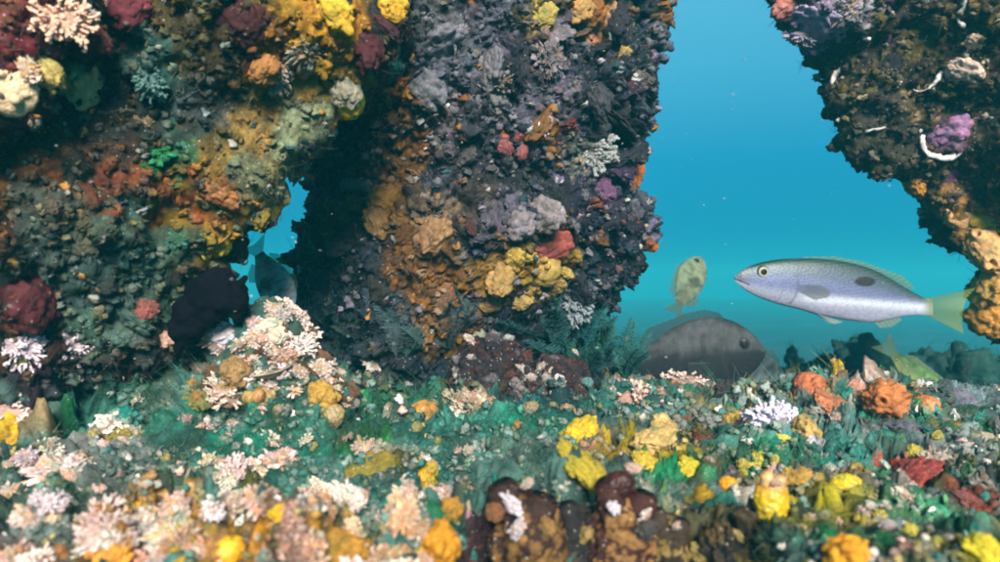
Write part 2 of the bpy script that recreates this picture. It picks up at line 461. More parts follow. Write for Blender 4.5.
PILLAR_PATCH = [
    (400, 130, 40, OCHRE), (385, 200, 40, (0.32, 0.16, 0.03)), (420, 250, 50, (0.28, 0.13, 0.03)), (340, 220, 25, (0.24, 0.13, 0.03)), (450, 300, 35, OCHRE), (410, 90, 20, ORANGE),
    (460, 200, 40, (0.24, 0.17, 0.11)), (500, 120, 60, (0.17, 0.15, 0.16)), (490, 30, 45, (0.16, 0.15, 0.17)), (450, 60, 50, (0.17, 0.16, 0.18)), (420, 20, 40, (0.14, 0.14, 0.13)),
    (580, 15, 40, (0.42, 0.22, 0.05)), (600, 30, 30, (0.45, 0.17, 0.05)), (545, 15, 25, (0.45, 0.30, 0.04)), (550, 60, 45, (0.23, 0.19, 0.22)), (515, 70, 30, BLACK), (500, 90, 25, BLACK),
    (640, 30, 40, (0.03, 0.06, 0.06)), (600, 80, 40, (0.012, 0.025, 0.04)), (640, 110, 50, (0.015, 0.025, 0.045)), (600, 185, 30, (0.10, 0.02, 0.09)), (625, 200, 50, (0.018, 0.014, 0.04)),
    (620, 250, 40, (0.014, 0.016, 0.035)), (590, 155, 30, (0.30, 0.28, 0.22)), (470, 160, 35, BLACK), (530, 180, 40, BLACK), (490, 230, 40, BLACK), (510, 215, 22, (0.20, 0.17, 0.20)),
    (545, 275, 40, (0.42, 0.26, 0.04)), (500, 285, 35, (0.36, 0.20, 0.05)), (550, 245, 18, (0.42, 0.06, 0.03)), (575, 300, 28, (0.16, 0.19, 0.19)), (350, 280, 45, (0.014, 0.03, 0.035)),
    (330, 330, 60, (0.01, 0.028, 0.034)), (400, 340, 60, (0.01, 0.028, 0.034)), (520, 330, 50, (0.012, 0.02, 0.03)), (600, 320, 40, (0.012, 0.03, 0.035)), (360, 160, 30, BLACK), (440, 330, 30, (0.3, 0.15, 0.03)),
]
for k, (u, v, r, c) in enumerate(PILLAR_PATCH):
    h = ray_px(bp0, u, v)
    if h is None: continue
    m = patch_mask(Vp, h[0], r / F * h[2] * 1.15, 300 + k, 0.9) * (0.55 + 0.45 * (id1 > 0.3))
    cp = cp * (1 - 0.85 * m[:, None]) + np.asarray(c) * c2 * 0.85 * m[:, None]
def grade(c, sat, k):
    g = c.mean(1, keepdims=True)
    return np.clip((g + (c - g) * sat) * k, 0.003, 0.75)
cp = grade(cp, 1.45, 0.56) * np.array((0.90, 0.98, 1.15))
pillar = link('encrusted_pillar', None, loc=(0, 0, 0))
tag(pillar, 'thick upright pillar crusted with dark, grey and orange sponges', 'pillar')
pcore = link('crusted_core', make_mesh('pillar_core', Vp, Tp, np.clip(cp, 0.004, 0.8), [M_rock]), pillar)
bvh_pillar = bvh_of(Vp, Tp)

# ---------------------------------------------------------------- hanging rocks: union of blobs, re-skinned, then crusted
def blob_union(blobs, voxel):
    mb = MB()
    V0, T0 = ico(4)
    for (u, v, Y_, r, ry) in blobs:
        c = P(u, v, Y_); s = r / F * Y_
        mb.add(V0 * np.array((s, s * ry, s)) + c, T0)
    me = mb.mesh('blobs', [])
    ob = link('tmp', me)
    md = ob.modifiers.new('r', 'REMESH'); md.mode = 'VOXEL'; md.voxel_size = voxel
    dg = bpy.context.evaluated_depsgraph_get()
    ev = ob.evaluated_get(dg); m2 = ev.to_mesh()
    m2.calc_loop_triangles()
    V = np.zeros(len(m2.vertices) * 3); m2.vertices.foreach_get('co', V)
    T = np.zeros(len(m2.loop_triangles) * 3, dtype=np.int32); m2.loop_triangles.foreach_get('vertices', T)
    ev.to_mesh_clear()
    bpy.data.objects.remove(ob)
    return V.reshape(-1, 3), T.reshape(-1, 3)

def relax(V, T, it):
    for _ in range(it):
        S = np.zeros_like(V); n = np.zeros(len(V))
        for i, j in ((0, 1), (1, 2), (2, 0)):
            np.add.at(S, T[:, i], V[T[:, j]]); np.add.at(n, T[:, i], 1)
        V = S / np.maximum(n, 1)[:, None]
    return V

LEFT_BLOBS = [  # u, v, depth, radius px, depth ratio
    (60, -40, 0.74, 200, 0.9), (210, 20, 0.74, 130, 0.9), (300, 25, 0.74, 85, 0.9), (335, 70, 0.75, 42, 0.9), (280, 120, 0.74, 60, 0.9), (210, 150, 0.74, 85, 0.9), (245, 190, 0.75, 52, 0.8),
    (60, 180, 0.74, 160, 0.9), (150, 230, 0.74, 80, 0.9), (120, 300, 0.76, 85, 0.9), (0, 330, 0.72, 100, 0.9), (-120, 200, 0.66, 190, 0.9), (60, 360, 0.78, 70, 0.9), (205, 320, 0.78, 34, 0.9),
    (-30, 70, 0.56, 75, 0.9), (0, -190, 0.92, 200, 0.9), (200, -170, 0.90, 170, 0.9), (355, -60, 0.80, 70, 0.9), (372, 12, 0.74, 26, 0.9), (40, 10, 0.58, 60, 1.0),
]
Vf, Tf = blob_union(LEFT_BLOBS, 0.0045)
Vf = relax(Vf, Tf, 3)
Nf = normals_of(Vf, Tf)
Vf = Vf + Nf * (0.030 * fbm(Vf / 0.11, 3, 71) + 0.014 * fbm(Vf / 0.045, 2, 72))[:, None]
Nf = normals_of(Vf, Tf)
PAL_F = [(2.2, DKBROWN), (1.5, (0.05, 0.06, 0.055)), (1.2, (0.10, 0.14, 0.13)), (1.3, BROWN), (0.7, OCHRE), (0.5, (0.2, 0.07, 0.02)), (0.5, OLIVE), (0.8, MAROON), (0.6, BEIGE), (0.9, BLACK), (0.5, (0.04, 0.10, 0.09)), (0.4, DKPURP)]
d1, c1, id1, e1 = mosaic(Vf, Nf, 0.028, 23, PAL_F, 0.017, BLACK, 0.45)
d2, c2, id2, e2 = mosaic(Vf, Nf, 0.0095, 24, [(1.2, (0.5, 0.5, 0.5)), (1.4, (1, 1, 1)), (0.8, (1.5, 1.5, 1.4)), (0.3, (2.4, 2.3, 2.2))], 0.0065, (0.45, 0.45, 0.45))
cf = c1 * c2
Vf = Vf + Nf * (d1 + d2)[:, None]
bf0 = bvh_of(Vf, Tf)
LEFT_PATCH = [
    (290, 35, 48, (0.50, 0.25, 0.03)), (312, 100, 36, (0.46, 0.30, 0.11)), (190, 195, 48, (0.36, 0.13, 0.02)), (90, 205, 48, (0.28, 0.11, 0.02)), (250, 140, 42, (0.42, 0.30, 0.15)), (265, 205, 34, (0.36, 0.30, 0.14)), (160, 40, 40, (0.14, 0.11, 0.015)),
    (300, 60, 50, (0.33, 0.24, 0.12)), (270, 110, 50, (0.30, 0.22, 0.12)), (300, 150, 40, (0.20, 0.25, 0.19)), (340, 20, 40, (0.42, 0.24, 0.04)), (335, 10, 22, YEL), (260, 40, 35, (0.26, 0.13, 0.03)),
    (230, 170, 40, (0.22, 0.17, 0.08)), (210, 210, 40, (0.24, 0.10, 0.03)), (250, 190, 35, (0.20, 0.22, 0.16)), (215, 245, 25, (0.40, 0.27, 0.03)), (180, 240, 30, (0.16, 0.14, 0.06)),
    (240, 30, 30, (0.06, 0.01, 0.008)), (215, 50, 30, BLACK), (180, 30, 45, (0.06, 0.045, 0.01)), (120, 30, 40, (0.05, 0.015, 0.02)), (60, 40, 60, (0.10, 0.018, 0.03)), (20, 20, 40, (0.12, 0.02, 0.03)),
    (150, 80, 40, (0.05, 0.11, 0.10)), (160, 150, 40, (0.025, 0.13, 0.07)), (110, 150, 40, (0.07, 0.06, 0.015)), (60, 150, 50, (0.06, 0.03, 0.012)), (30, 200, 50, (0.10, 0.05, 0.015)), (120, 190, 40, (0.14, 0.05, 0.015)),
    (80, 240, 55, (0.05, 0.075, 0.07)), (130, 270, 50, (0.05, 0.10, 0.085)), (60, 290, 55, (0.06, 0.085, 0.08)), (30, 305, 25, (0.10, 0.02, 0.02)), (140, 320, 40, (0.10, 0.15, 0.12)), (180, 300, 35, (0.05, 0.10, 0.08)),
    (100, 345, 40, (0.08, 0.12, 0.10)), (200, 110, 40, (0.05, 0.06, 0.06)), (100, 110, 50, BLACK), (40, 110, 45, (0.03, 0.008, 0.012)), (60, 360, 40, (0.02, 0.01, 0.02)), (150, 360, 40, (0.04, 0.03, 0.03)),
]
for k, (u, v, r, c) in enumerate(LEFT_PATCH):
    h = ray_px(bf0, u, v)
    if h is None: continue
    m = patch_mask(Vf, h[0], r / F * h[2] * 1.15, 400 + k, 0.9)
    cf = cf * (1 - 0.8 * m[:, None]) + np.asarray(c) * c2 * 0.8 * m[:, None]
cf = grade(cf, 1.75, 0.76)
lrock = link('overgrown_rock', None)
tag(lrock, 'big dark overhanging rock wall overgrown with orange, green and brown crusts', 'rock')
link('rock_mass', make_mesh('left_mass', Vf, Tf, np.clip(cf, 0.004, 0.8), [M_rock]), lrock)
bvh_left = bvh_of(Vf, Tf)

RIGHT_BLOBS = [
    (880, -20, 1.22, 95, 0.9), (830, 15, 1.22, 42, 0.9), (800, -10, 1.22, 30, 0.9), (890, 80, 1.22, 62, 0.9), (862, 145, 1.21, 19, 0.9), (890, 130, 1.22, 44, 0.9), (930, 130, 1.22, 62, 0.9), (980, 60, 1.22, 110, 0.9),
    (1000, 180, 1.22, 60, 0.9), (960, 190, 1.21, 32, 0.9), (995, 240, 1.19, 34, 0.9), (1005, 290, 1.19, 34, 0.8), (1010, 325, 1.19, 22, 0.8), (1060, 150, 1.22, 130, 0.9), (940, -90, 1.22, 140, 0.9), (1080, 0, 1.19, 180, 0.9), (1060, 260, 1.22, 60, 0.9), (815, 45, 1.22, 22, 0.9), (780, -60, 1.22, 45, 0.9),
]
Vr, Tr = blob_union(RIGHT_BLOBS, 0.0052)
Vr = relax(Vr, Tr, 2)
Nr = normals_of(Vr, Tr)
Vr = Vr + Nr * (0.026 * fbm(Vr / 0.09, 3, 81) + 0.018 * fbm(Vr / 0.04, 2, 82))[:, None]
Nr = normals_of(Vr, Tr)
PAL_R = [(3, (0.055, 0.038, 0.018)), (2, (0.09, 0.065, 0.025)), (1.2, DKBROWN), (0.8, (0.12, 0.10, 0.03)), (0.5, (0.20, 0.15, 0.09)), (0.8, BLACK), (0.3, MAUVE), (0.2, BEIGE)]
d1, c1, id1, e1 = mosaic(Vr, Nr, 0.024, 25, PAL_R, 0.013, DKBROWN, 0.4)
d2, c2, id2, e2 = mosaic(Vr, Nr, 0.0080, 26, [(1.2, (0.5, 0.5, 0.5)), (1.4, (1, 1, 1)), (0.8, (1.4, 1.4, 1.3)), (0.25, (2.4, 2.3, 2.0))], 0.0055, (0.5, 0.48, 0.45))
cr = c1 * c2
Vr = Vr + Nr * (d1 + d2)[:, None]
br0 = bvh_of(Vr, Tr)
RIGHT_PATCH = [(815, 25, 32, (0.30, 0.22, 0.34)), (785, 8, 18, (0.36, 0.12, 0.10)), (850, 5, 25, (0.35, 0.32, 0.38)), (870, 125, 30, (0.022, 0.022, 0.02)), (880, 160, 35, (0.03, 0.028, 0.018)),
    (912, 185, 18, (0.42, 0.19, 0.03)), (960, 215, 25, (0.46, 0.25, 0.10)), (985, 235, 28, (0.50, 0.28, 0.08)), (990, 275, 30, (0.48, 0.26, 0.06)), (990, 315, 28, (0.46, 0.22, 0.04)), (950, 235, 14, DKBROWN),
    (950, 130, 20, (0.24, 0.13, 0.22)), (920, 40, 20, (0.10, 0.08, 0.03)), (990, 110, 40, (0.04, 0.03, 0.018))]
for k, (u, v, r, c) in enumerate(RIGHT_PATCH):
    h = ray_px(br0, u, v)
    if h is None: continue
    m = patch_mask(Vr, h[0], r / F * h[2] * 1.15, 500 + k, 0.7)
    cr = cr * (1 - 0.85 * m[:, None]) + np.asarray(c) * c2 * 0.85 * m[:, None]
cr = grade(cr, 1.3, 0.75)
rrock = link('hanging_rock', None)
tag(rrock, 'rough brown rock hanging in open water, its tip orange with sponge', 'rock')
link('rock_mass', make_mesh('right_mass', Vr, Tr, np.clip(cr, 0.004, 0.8), [M_rock]), rrock)
bvh_right = bvh_of(Vr, Tr)

# ---------------------------------------------------------------- sea floor and far mounds
q = np.linspace(-1, 1, 160); qx = np.sign(q) * np.abs(q) ** 2.2 * 42
qy = 0.5 + np.linspace(0, 1, 160) ** 2.2 * 44
X, Y = np.meshgrid(qx, qy); x, y = X.ravel(), Y.ravel()
p2 = np.stack([x, y, x * 0], 1)
Vs = np.stack([x, y, -0.95 + 0.10 * fbm(p2 / 1.3, 4, 7) + 0.03 * fbm(p2 / 0.3, 3, 9)], 1)
cs = pick(np.clip(0.5 + 0.5 * fbm(p2 / 0.5, 3, 10), 0, 1), [(1, (0.010, 0.022, 0.020)), (1, (0.018, 0.035, 0.030)), (1, (0.03, 0.045, 0.04))])
tag(link('sea_floor', make_mesh('sea_floor', Vs, grid_tris(160, 160), cs, [M_far])), kind='structure')

def mound(u, vtop, Yd, wpx, label, col, seed, depth=0.8):
    V, T = ico(6)
    w = wpx / F * Yd / 2
    top = H - (vtop - 281) / F * Yd
    cz = -0.98; hz = top - cz
    V[:, 2] = np.sign(V[:, 2]) * np.abs(V[:, 2]) ** 0.75
    V *= np.array((w, w * depth, hz))
    N = normals_of(V, T)
    p = V + seed * 3.1
    wp = p / 0.07 + 0.7 * np.stack([fbm(p / 0.05 + k, 3, seed + k) for k in range(3)], 1)
    f1, f2, idn = worley(wp, seed)
    V = V + N * (0.07 * fbm(p / 0.18, 3, seed) + 0.035 * (sstep(0, 0.6, f2 - f1) - 0.5) + 0.02 * fbm(p / 0.025, 3, seed + 9))[:, None]
    c = np.asarray(col) * (0.5 + 1.0 * ((idn * 5.7) % 1))[:, None]
    o = link('algae_mound', None, loc=((u - 500) / F * Yd, Yd, cz))
    link('mound_body', make_mesh('mound_body', V, T, c, [M_far]), o)
    tag(o, label, 'reef mound', 'dark algae mounds in the blue distance')
    return o, V, T

# ================================================================== GROWTH SHAPES (unit size, z up, base at z=0)
def lump_mesh(seed, mat, sub=5, tall=0.8, knob=0.25, rough=0.2, holes=0, taper=0.0):
    V, T = ico(sub)
    n = V.copy()
    p = V + seed * 7.7
    f1, f2, idn = worley(p * 1.7, seed)
    d = 1 + rough * fbm(p * 1.5, 3, seed) + knob * (sstep(0, 0.7, f2 - f1) - 0.5) + 0.08 * fbm(p * 4.5, 3, seed + 3) + 0.05 * fbm(p * 12, 3, seed + 4)
    c = np.ones((len(V), 3)) * (1 + 0.30 * fbm(p * 2.2, 3, seed + 8))[:, None]
    r = np.random.default_rng(seed)
    for k in range(holes):                                   # pores with raised lips
        h = r.normal(size=3); h[2] = abs(h[2]) + 0.4; h /= np.linalg.norm(h)
        ang = np.arccos(np.clip(n @ h, -1, 1)); w = r.uniform(0.13, 0.22)
        d += 0.14 * np.exp(-((ang - w * 1.35) / (w * 0.5)) ** 2) - 0.38 * (1 - sstep(0, w, ang))
    V = V * d[:, None]
    if taper:
        s = 1 - taper * np.clip(V[:, 2], -0.2, 1.2)
        V[:, 0] *= s; V[:, 1] *= s
    silt = sstep(0.15, 0.45, fbm(p * 2.0, 3, seed + 40))
    pf1, pf2, pid = worley(p * 6.5, seed + 50)
    pore = (1 - sstep(0.14, 0.30, pf1)) * (pid > 0.45)
    V = V * (1 - 0.05 * pore)[:, None]
    c = blend(c, 0.72 * pore, np.array((0.16, 0.14, 0.14)))
    c = blend(c, 0.65 * silt, np.array((0.42, 0.66, 0.75)))
    c = blend(c, 0.5 * sstep(0.2, 0.5, fbm(p * 1.6, 3, seed + 70)), np.array((1.35, 1.25, 1.5)))
    V[:, 2] = V[:, 2] * tall + 0.25 * tall
    return make_mesh('lump', V, T, np.clip(c, 0.2, 1.6), [mat])

def frill_mesh(seed, n=46, spread=1.0, tip=(1.25, 1.3, 1.35), root=(0.55, 0.42, 0.38), fine=1.0):
    """crowded knobbly little branches growing from a low boss"""
    r = np.random.default_rng(seed); mb = MB()
    V, T = ico(3); p = V + seed
    V = V * (0.66 + 0.26 * fbm(p * 2, 3, seed))[:, None]; V[:, 2] *= 0.7
    mb.add(V, T, np.array(root) * (1 + 0.4 * fbm(p * 3, 2, seed + 1))[:, None])
    tip, root = np.array(tip), np.array(root)
    for k in range(n):
        th = r.uniform(0, 2 * math.pi); el = math.acos(r.uniform(0.0, 1.0))
        d = np.array((math.sin(el) * math.cos(th) * spread, math.sin(el) * math.sin(th) * spread, math.cos(el)))
        d /= np.linalg.norm(d)
        base = d * 0.52 * np.array((1, 1, 0.7)); L = r.uniform(0.13, 0.36) * (1.25 if fine < 0.8 else 1.0); rad = r.uniform(0.075, 0.135) * fine
        w = r.normal(size=3) * 0.18
        pts = [base, base + d * L * 0.55 + w * 0.3, base + (d + w) * L]
        v, t = tube(pts, [rad * 1.2, rad, rad * 0.8], 5)
        f = np.linspace(0, 1, len(v))[:, None]
        mb.add(v, t, root * (1 - f) + tip * f)
        for j in range(r.integers(2, 5)):                    # side knobs
            dj = d + r.normal(size=3) * 0.75; dj /= np.linalg.norm(dj)
            b = base + (d + w * 0.6) * L * r.uniform(0.5, 1.0)
            l2 = L * r.uniform(0.25, 0.5)
            v, t = tube([b, b + dj * l2 * 0.6, b + dj * l2], [rad * 0.75, rad * 0.7, rad * 0.5], 4)
            mb.add(v, t, tip * r.uniform(0.75, 1.05))
    return mb.mesh('frill', [M_frill])

def crumb_mesh(seed, sub=6):
    """ragged crumbly crust: knobs of several sizes over an uneven, spreading base"""
    V, T = ico(sub); p = V + seed * 3.7
    wp = p + 0.22 * np.stack([fbm(p * 2.6 + k * 5, 3, seed + k) for k in range(3)], 1)
    a1, a2, i1 = worley(wp * 2.9, seed); b1, b2, i2 = worley(wp * 7.5, seed + 9)
    k1 = sstep(0.0, 0.55, a2 - a1) * (0.3 + 0.9 * i1); k2 = sstep(0.0, 0.55, b2 - b1) * (0.3 + 0.9 * i2)
    d = 0.62 + 0.42 * fbm(p * 1.15, 3, seed + 20) + 0.34 * k1 + 0.15 * k2 + 0.06 * fbm(p * 14, 2, seed + 4)
    V = V * d[:, None]; V[:, 2] = V[:, 2] * 0.72 + 0.1
    t = np.clip(0.55 * k1 + 0.75 * k2, 0, 1)[:, None]
    c = np.array((0.38, 0.30, 0.26)) * (1 - t) + np.array((1.3, 1.3, 1.32)) * t
    c = blend(c, 0.65 * sstep(0.12, 0.35, fbm(p * 1.9, 3, seed + 41)), np.array((0.75, 0.48, 0.16)))
    c = blend(c, 0.6 * sstep(0.15, 0.40, fbm(p * 2.1, 3, seed + 43)), np.array((0.30, 0.42, 0.36)))
    c = blend(c, 0.5 * sstep(0.20, 0.45, fbm(p * 2.4, 3, seed + 45)), np.array((0.85, 0.42, 0.42)))
    return make_mesh('crumb', V, T, np.clip(c, 0.1, 1.5), [M_frill])

def barnacle_mesh(seed):
    r = np.random.default_rng(seed); k = 18
    prof = [(1.0, 0.0), (0.86, 0.28), (0.66, 0.6), (0.50, 0.82), (0.42, 0.84), (0.36, 0.62), (0.25, 0.35), (0.0, 0.3)]
    an = np.arange(k) / k * 2 * math.pi
    rib = 1 + 0.10 * np.cos(an * 6 + r.uniform(0, 6)) + 0.06 * r.normal(size=k)
    V = []; C = []
    for i, (ra, z) in enumerate(prof):
        q = np.stack([np.cos(an) * ra * rib, np.sin(an) * ra * rib, np.full(k, z) + 0.05 * r.normal(size=k)], 1); V.append(q)
        C.append(np.full((k, 3), 1.0 if i < 5 else 0.18) * r.uniform(0.8, 1.1, (k, 1)))
    return make_mesh('barnacle', np.concatenate(V), grid_tris(k, len(prof), True), np.concatenate(C), [M_grow])

def valve_mesh(seed, arc=1.0, cup=0.45):
    """half shell or ragged oyster lip: a cupped, ribbed plate with thickness"""
    r = np.random.default_rng(seed); k, m = 26, 7
    an = np.linspace(-math.pi * arc, math.pi * arc, k); rr = np.linspace(0.12, 1, m)
    A_, R_ = np.meshgrid(an, rr)
    wob = 1 + 0.16 * np.interp(an, np.linspace(an[0], an[-1], 9), r.normal(size=9)) + 0.03 * np.cos(an * 14)
    X = R_ * np.cos(A_) * wob * 1.15; Yy = R_ * np.sin(A_) * wob * 0.85
    Zz = cup * R_ ** 2 + 0.04 * np.sin(R_ * 22) + 0.03 * np.cos(A_ * 14) * R_
    up = np.stack([X, Yy, Zz + 0.05], -1).reshape(-1, 3); dn = np.stack([X * 0.98, Yy * 0.98, Zz - 0.07], -1).reshape(-1, 3)
    T = grid_tris(k, m); nV = len(up)
    rim = []
    edge = [(m - 1) * k + i for i in range(k)]
    for i in range(k - 1):
        a_, b_ = edge[i], edge[i + 1]; rim += [[a_, a_ + nV, b_], [b_, a_ + nV, b_ + nV]]
    for j in range(m - 1):
        for s in (0, k - 1):
            a_, b_ = j * k + s, (j + 1) * k + s; rim += [[a_, b_, a_ + nV], [b_, b_ + nV, a_ + nV]]
    band = 0.8 + 0.35 * np.sin(R_.reshape(-1) * 16 + seed) * 0.6 + 0.15 * r.normal(size=nV)
    C = np.concatenate([np.repeat(band[:, None], 3, 1), np.repeat(band[:, None] * 0.8, 3, 1)])
    return make_mesh('valve', np.concatenate([up, dn]), np.concatenate([T, T[:, ::-1] + nV, np.array(rim)]), np.clip(C, 0.3, 1.4), [M_grow])

def worm_mesh(seed, n=3):
    r = np.random.default_rng(seed); mb = MB()
    for j in range(n):
        p = np.array((r.normal() * 0.2, r.normal() * 0.2, 0.05)); d = r.uniform(0, 6.28); pts = [p]
        turn = r.normal() * 0.7
        for i in range(9):
            d += turn + r.normal() * 0.35
            p = p + 0.2 * np.array((math.cos(d), math.sin(d), 0.12 * r.normal() + (0.35 if i > 6 else 0))); pts.append(p)
        v, t = tube(pts, np.linspace(0.06, 0.10, 10), 6)
        mb.add(v, t, np.ones(3) * r.uniform(0.8, 1.1))
    return mb.mesh('worm', [M_grow])

def finger_sponge_mesh(seed, n=7, tall=1.1):
    """lobed sponge with blunt fingers"""
    r = np.random.default_rng(seed); mb = MB()
    V, T = ico(4); p = V + seed * 3
    V = V * (0.85 + 0.16 * fbm(p * 1.8, 3, seed) + 0.10 * fbm(p * 7, 3, seed + 2))[:, None]; V[:, 2] *= 0.6
    mb.add(V, T, np.ones(3) * (1 + 0.3 * fbm(p * 3, 3, seed))[:, None])
    for j in range(n):
        th = r.uniform(0, 6.28); ra = r.uniform(0.05, 0.6)
        b = np.array((ra * math.cos(th), ra * math.sin(th), 0.2)); d = np.array((b[0] * 0.6, b[1] * 0.6, 1.0)) + r.normal(size=3) * 0.15
        L = tall * r.uniform(0.35, 0.75)
        v, t = tube([b, b + d * L * 0.4, b + d * L * 0.8, b + d * L], [0.26, 0.20, 0.15, 0.08], 12)
        v = v + 0.07 * np.stack([fbm(v * 5 + k, 2, seed + k) for k in range(3)], 1)
        mb.add(v, t, np.ones(3) * r.uniform(0.9, 1.2))
    return mb.mesh('finger_sponge', [M_grow])

def fern_mesh(seed, n=5):
    """feathery hydroid fronds"""
    r = np.random.default_rng(seed); mb = MB()
    for j in range(n):
        lean = r.normal(size=2) * 0.38; L = r.uniform(0.6, 1.1)
        s = np.linspace(0, 1, 9); bow = r.normal(size=2) * 0.2
        pts = np.stack([lean[0] * s * L + bow[0] * s * s, lean[1] * s * L + bow[1] * s * s, s * L], 1)
        v, t = tube(pts, np.linspace(0.024, 0.012, 9), 4); mb.add(v, t, (0.8, 0.8, 0.8))
        tw = r.uniform(0, 6.28); side = np.array((math.cos(tw), math.sin(tw), 0))
        for i in range(34):
            f = 0.12 + 0.86 * i / 34; b = np.array([np.interp(f, s, pts[:, q]) for q in range(3)])
            l = 0.30 * L * math.sin(math.pi * min(1, f * 0.85 + 0.12)) * r.uniform(0.7, 1.1)
            for sg in (-1, 1):
                d = side * sg * 0.9 + np.array((0, 0, 0.55)) + r.normal(size=3) * 0.12
                e = b + d * l
                v, t = tube([b, (b + e) / 2 - np.array((0, 0, 0.03 * l)), e], [0.009, 0.009, 0.006], 3)
                mb.add(v, t, np.ones(3) * r.uniform(0.8, 1.25))
    return mb.mesh('fern', [M_tuft])

def squirt_mesh(seed, tall=1.3, mat=None):
    """bottle-shaped sea squirt body"""
    k, m = 90, 90; r = np.random.default_rng(seed)
    s = np.linspace(0, 1, m); an = np.arange(k) / k * 2 * math.pi
    prof = np.interp(s, [0, 0.08, 0.3, 0.55, 0.75, 0.88, 0.96, 1.0], [0.75, 0.9, 1.0, 0.97, 0.80, 0.55, 0.36, 0.02])
    A_, S_ = np.meshgrid(an, s)
    R_ = np.repeat(prof[:, None], k, 1)
    V = np.stack([R_ * np.cos(A_), R_ * np.sin(A_) * 0.85, S_ * tall * 2], -1).reshape(-1, 3)
    p = V + seed * 5
    V = V + (0.10 * fbm(p * 1.3, 3, seed) + 0.05 * fbm(p * 4, 3, seed + 1))[:, None] * np.stack([np.cos(A_), np.sin(A_), A_ * 0], -1).reshape(-1, 3) * 1.6
    V[:, 0] += 0.10 * V[:, 2] * math.sin(seed)
    c = np.ones((len(V), 3)) * (1 + 0.3 * fbm(p * 2, 3, seed + 2))[:, None]
    mot = sstep(0.0, 0.25, fbm(p * 3.3, 3, seed + 6))
    return V, grid_tris(k, m, True), c, mot

VAR = {
    'lump': [lump_mesh(100 + i, M_grow, 5, 0.75, 0.20, 0.32, 0) for i in range(8)],
    'porelump': [lump_mesh(130 + i, M_grow, 5, 0.85, 0.15, 0.22, 3 + i % 3) for i in range(6)],
    'flat': [lump_mesh(160 + i, M_grow, 5, 0.36, 0.22, 0.40, i % 3) for i in range(6)],
    'smooth': [lump_mesh(190 + i, M_smooth, 5, 0.95, 0.05, 0.12, 1, 0.18) for i in range(5)],
    'frill': [crumb_mesh(500 + i, 5) for i in range(7)] + [frill_mesh(220 + i, 70) for i in range(2)],
    'spiky': [frill_mesh(240 + i, 64, 1.0, (1.2, 1.15, 1.1), (0.6, 0.45, 0.4), 0.6) for i in range(4)],
    'fluff': [frill_mesh(260 + i, 110, 1.0, (1.15, 1.15, 1.2), (0.7, 0.65, 0.7), 0.62) for i in range(2)] + [crumb_mesh(520 + i) for i in range(4)],
    'barnacle': [barnacle_mesh(280 + i) for i in range(6)],
    'valve': [valve_mesh(300 + i, 0.62 + 0.06 * i, 0.30 + 0.05 * i) for i in range(6)],
    'worm': [worm_mesh(330 + i, 2 + i % 3) for i in range(6)],
    'finger': [finger_sponge_mesh(350 + i, 3 + i, 0.8) for i in range(4)],
    'fern': [fern_mesh(370 + i, 4 + i % 3) for i in range(5)],
}
def lip_mesh(seed):
    """thin raised C-shaped rim left by a broken oyster"""
    r = np.random.default_rng(seed); n = 44
    an = np.linspace(0, math.pi * r.uniform(0.6, 1.5), n)
    rad = 1 + 0.12 * np.interp(an, np.linspace(0, an[-1], 6), r.normal(size=6))
    pts = np.stack([np.cos(an) * rad, np.sin(an) * rad * 0.75, 0.10 + 0.06 * np.sin(an * 3 + seed)], 1)
    v, t = tube(pts, 0.05 + 0.09 * np.abs(np.interp(an, np.linspace(0, an[-1], 7), r.uniform(0, 1, 7))), 7)
    v[:, 2] *= 1.5
    v += 0.10 * np.stack([fbm(v * 5 + k, 3, seed + k) for k in range(3)], 1)
    return make_mesh('lip', v, t, np.ones((len(v), 3)) * (1 + 0.3 * fbm(v * 4, 2, seed))[:, None], [M_grow])
VAR['lip'] = [lip_mesh(400 + i) for i in range(5)]

SURF = {'ledge': (Tl, cl), 'pillar': (Tp, cp), 'left': (Tf, cf), 'right': (Tr, cr)}
def surf_col(k, idx):
    T, c = SURF[k]
    return c[T[idx]].mean(0)
ALL_BVH = {'ledge': bvh_ledge, 'pillar': bvh_pillar, 'left': bvh_left, 'right': bvh_right}
def hit(u, v, which=None):
    best = None
    for k, b in ALL_BVH.items():
        h = ray_px(b, u, v)
        if h is not None and (best is None or h[2] < best[1][2]): best = (k, h)
    if best is None or (which is not None and best[0] != which): return None
    return best

def orient(o, pos, nor, s, up=0.0, spin=None, sink=0.0):
    n = np.asarray(nor) * (1 - up) + np.array((0, 0, 1.0)) * up
    t, b, n = frame(n)
    sp = random.uniform(0, 6.283) if spin is None else spin
    tx = math.cos(sp) * t + math.sin(sp) * b; ty = -math.sin(sp) * t + math.cos(sp) * b
    s = np.broadcast_to(np.asarray(s, float), (3,))
    p = np.asarray(pos) - n * sink
    M = Matrix(((tx[0] * s[0], ty[0] * s[1], n[0] * s[2], p[0]), (tx[1] * s[0], ty[1] * s[1], n[1] * s[2], p[1]), (tx[2] * s[0], ty[2] * s[1], n[2] * s[2], p[2]), (0, 0, 0, 1)))
    o.matrix_world = M

def jit(c, a_=0.18):
    k = 1 + random.uniform(-a_, a_)
    return tuple(min(0.85, max(0.004, x * k * (1 + random.uniform(-a_, a_) * 0.5))) for x in c)

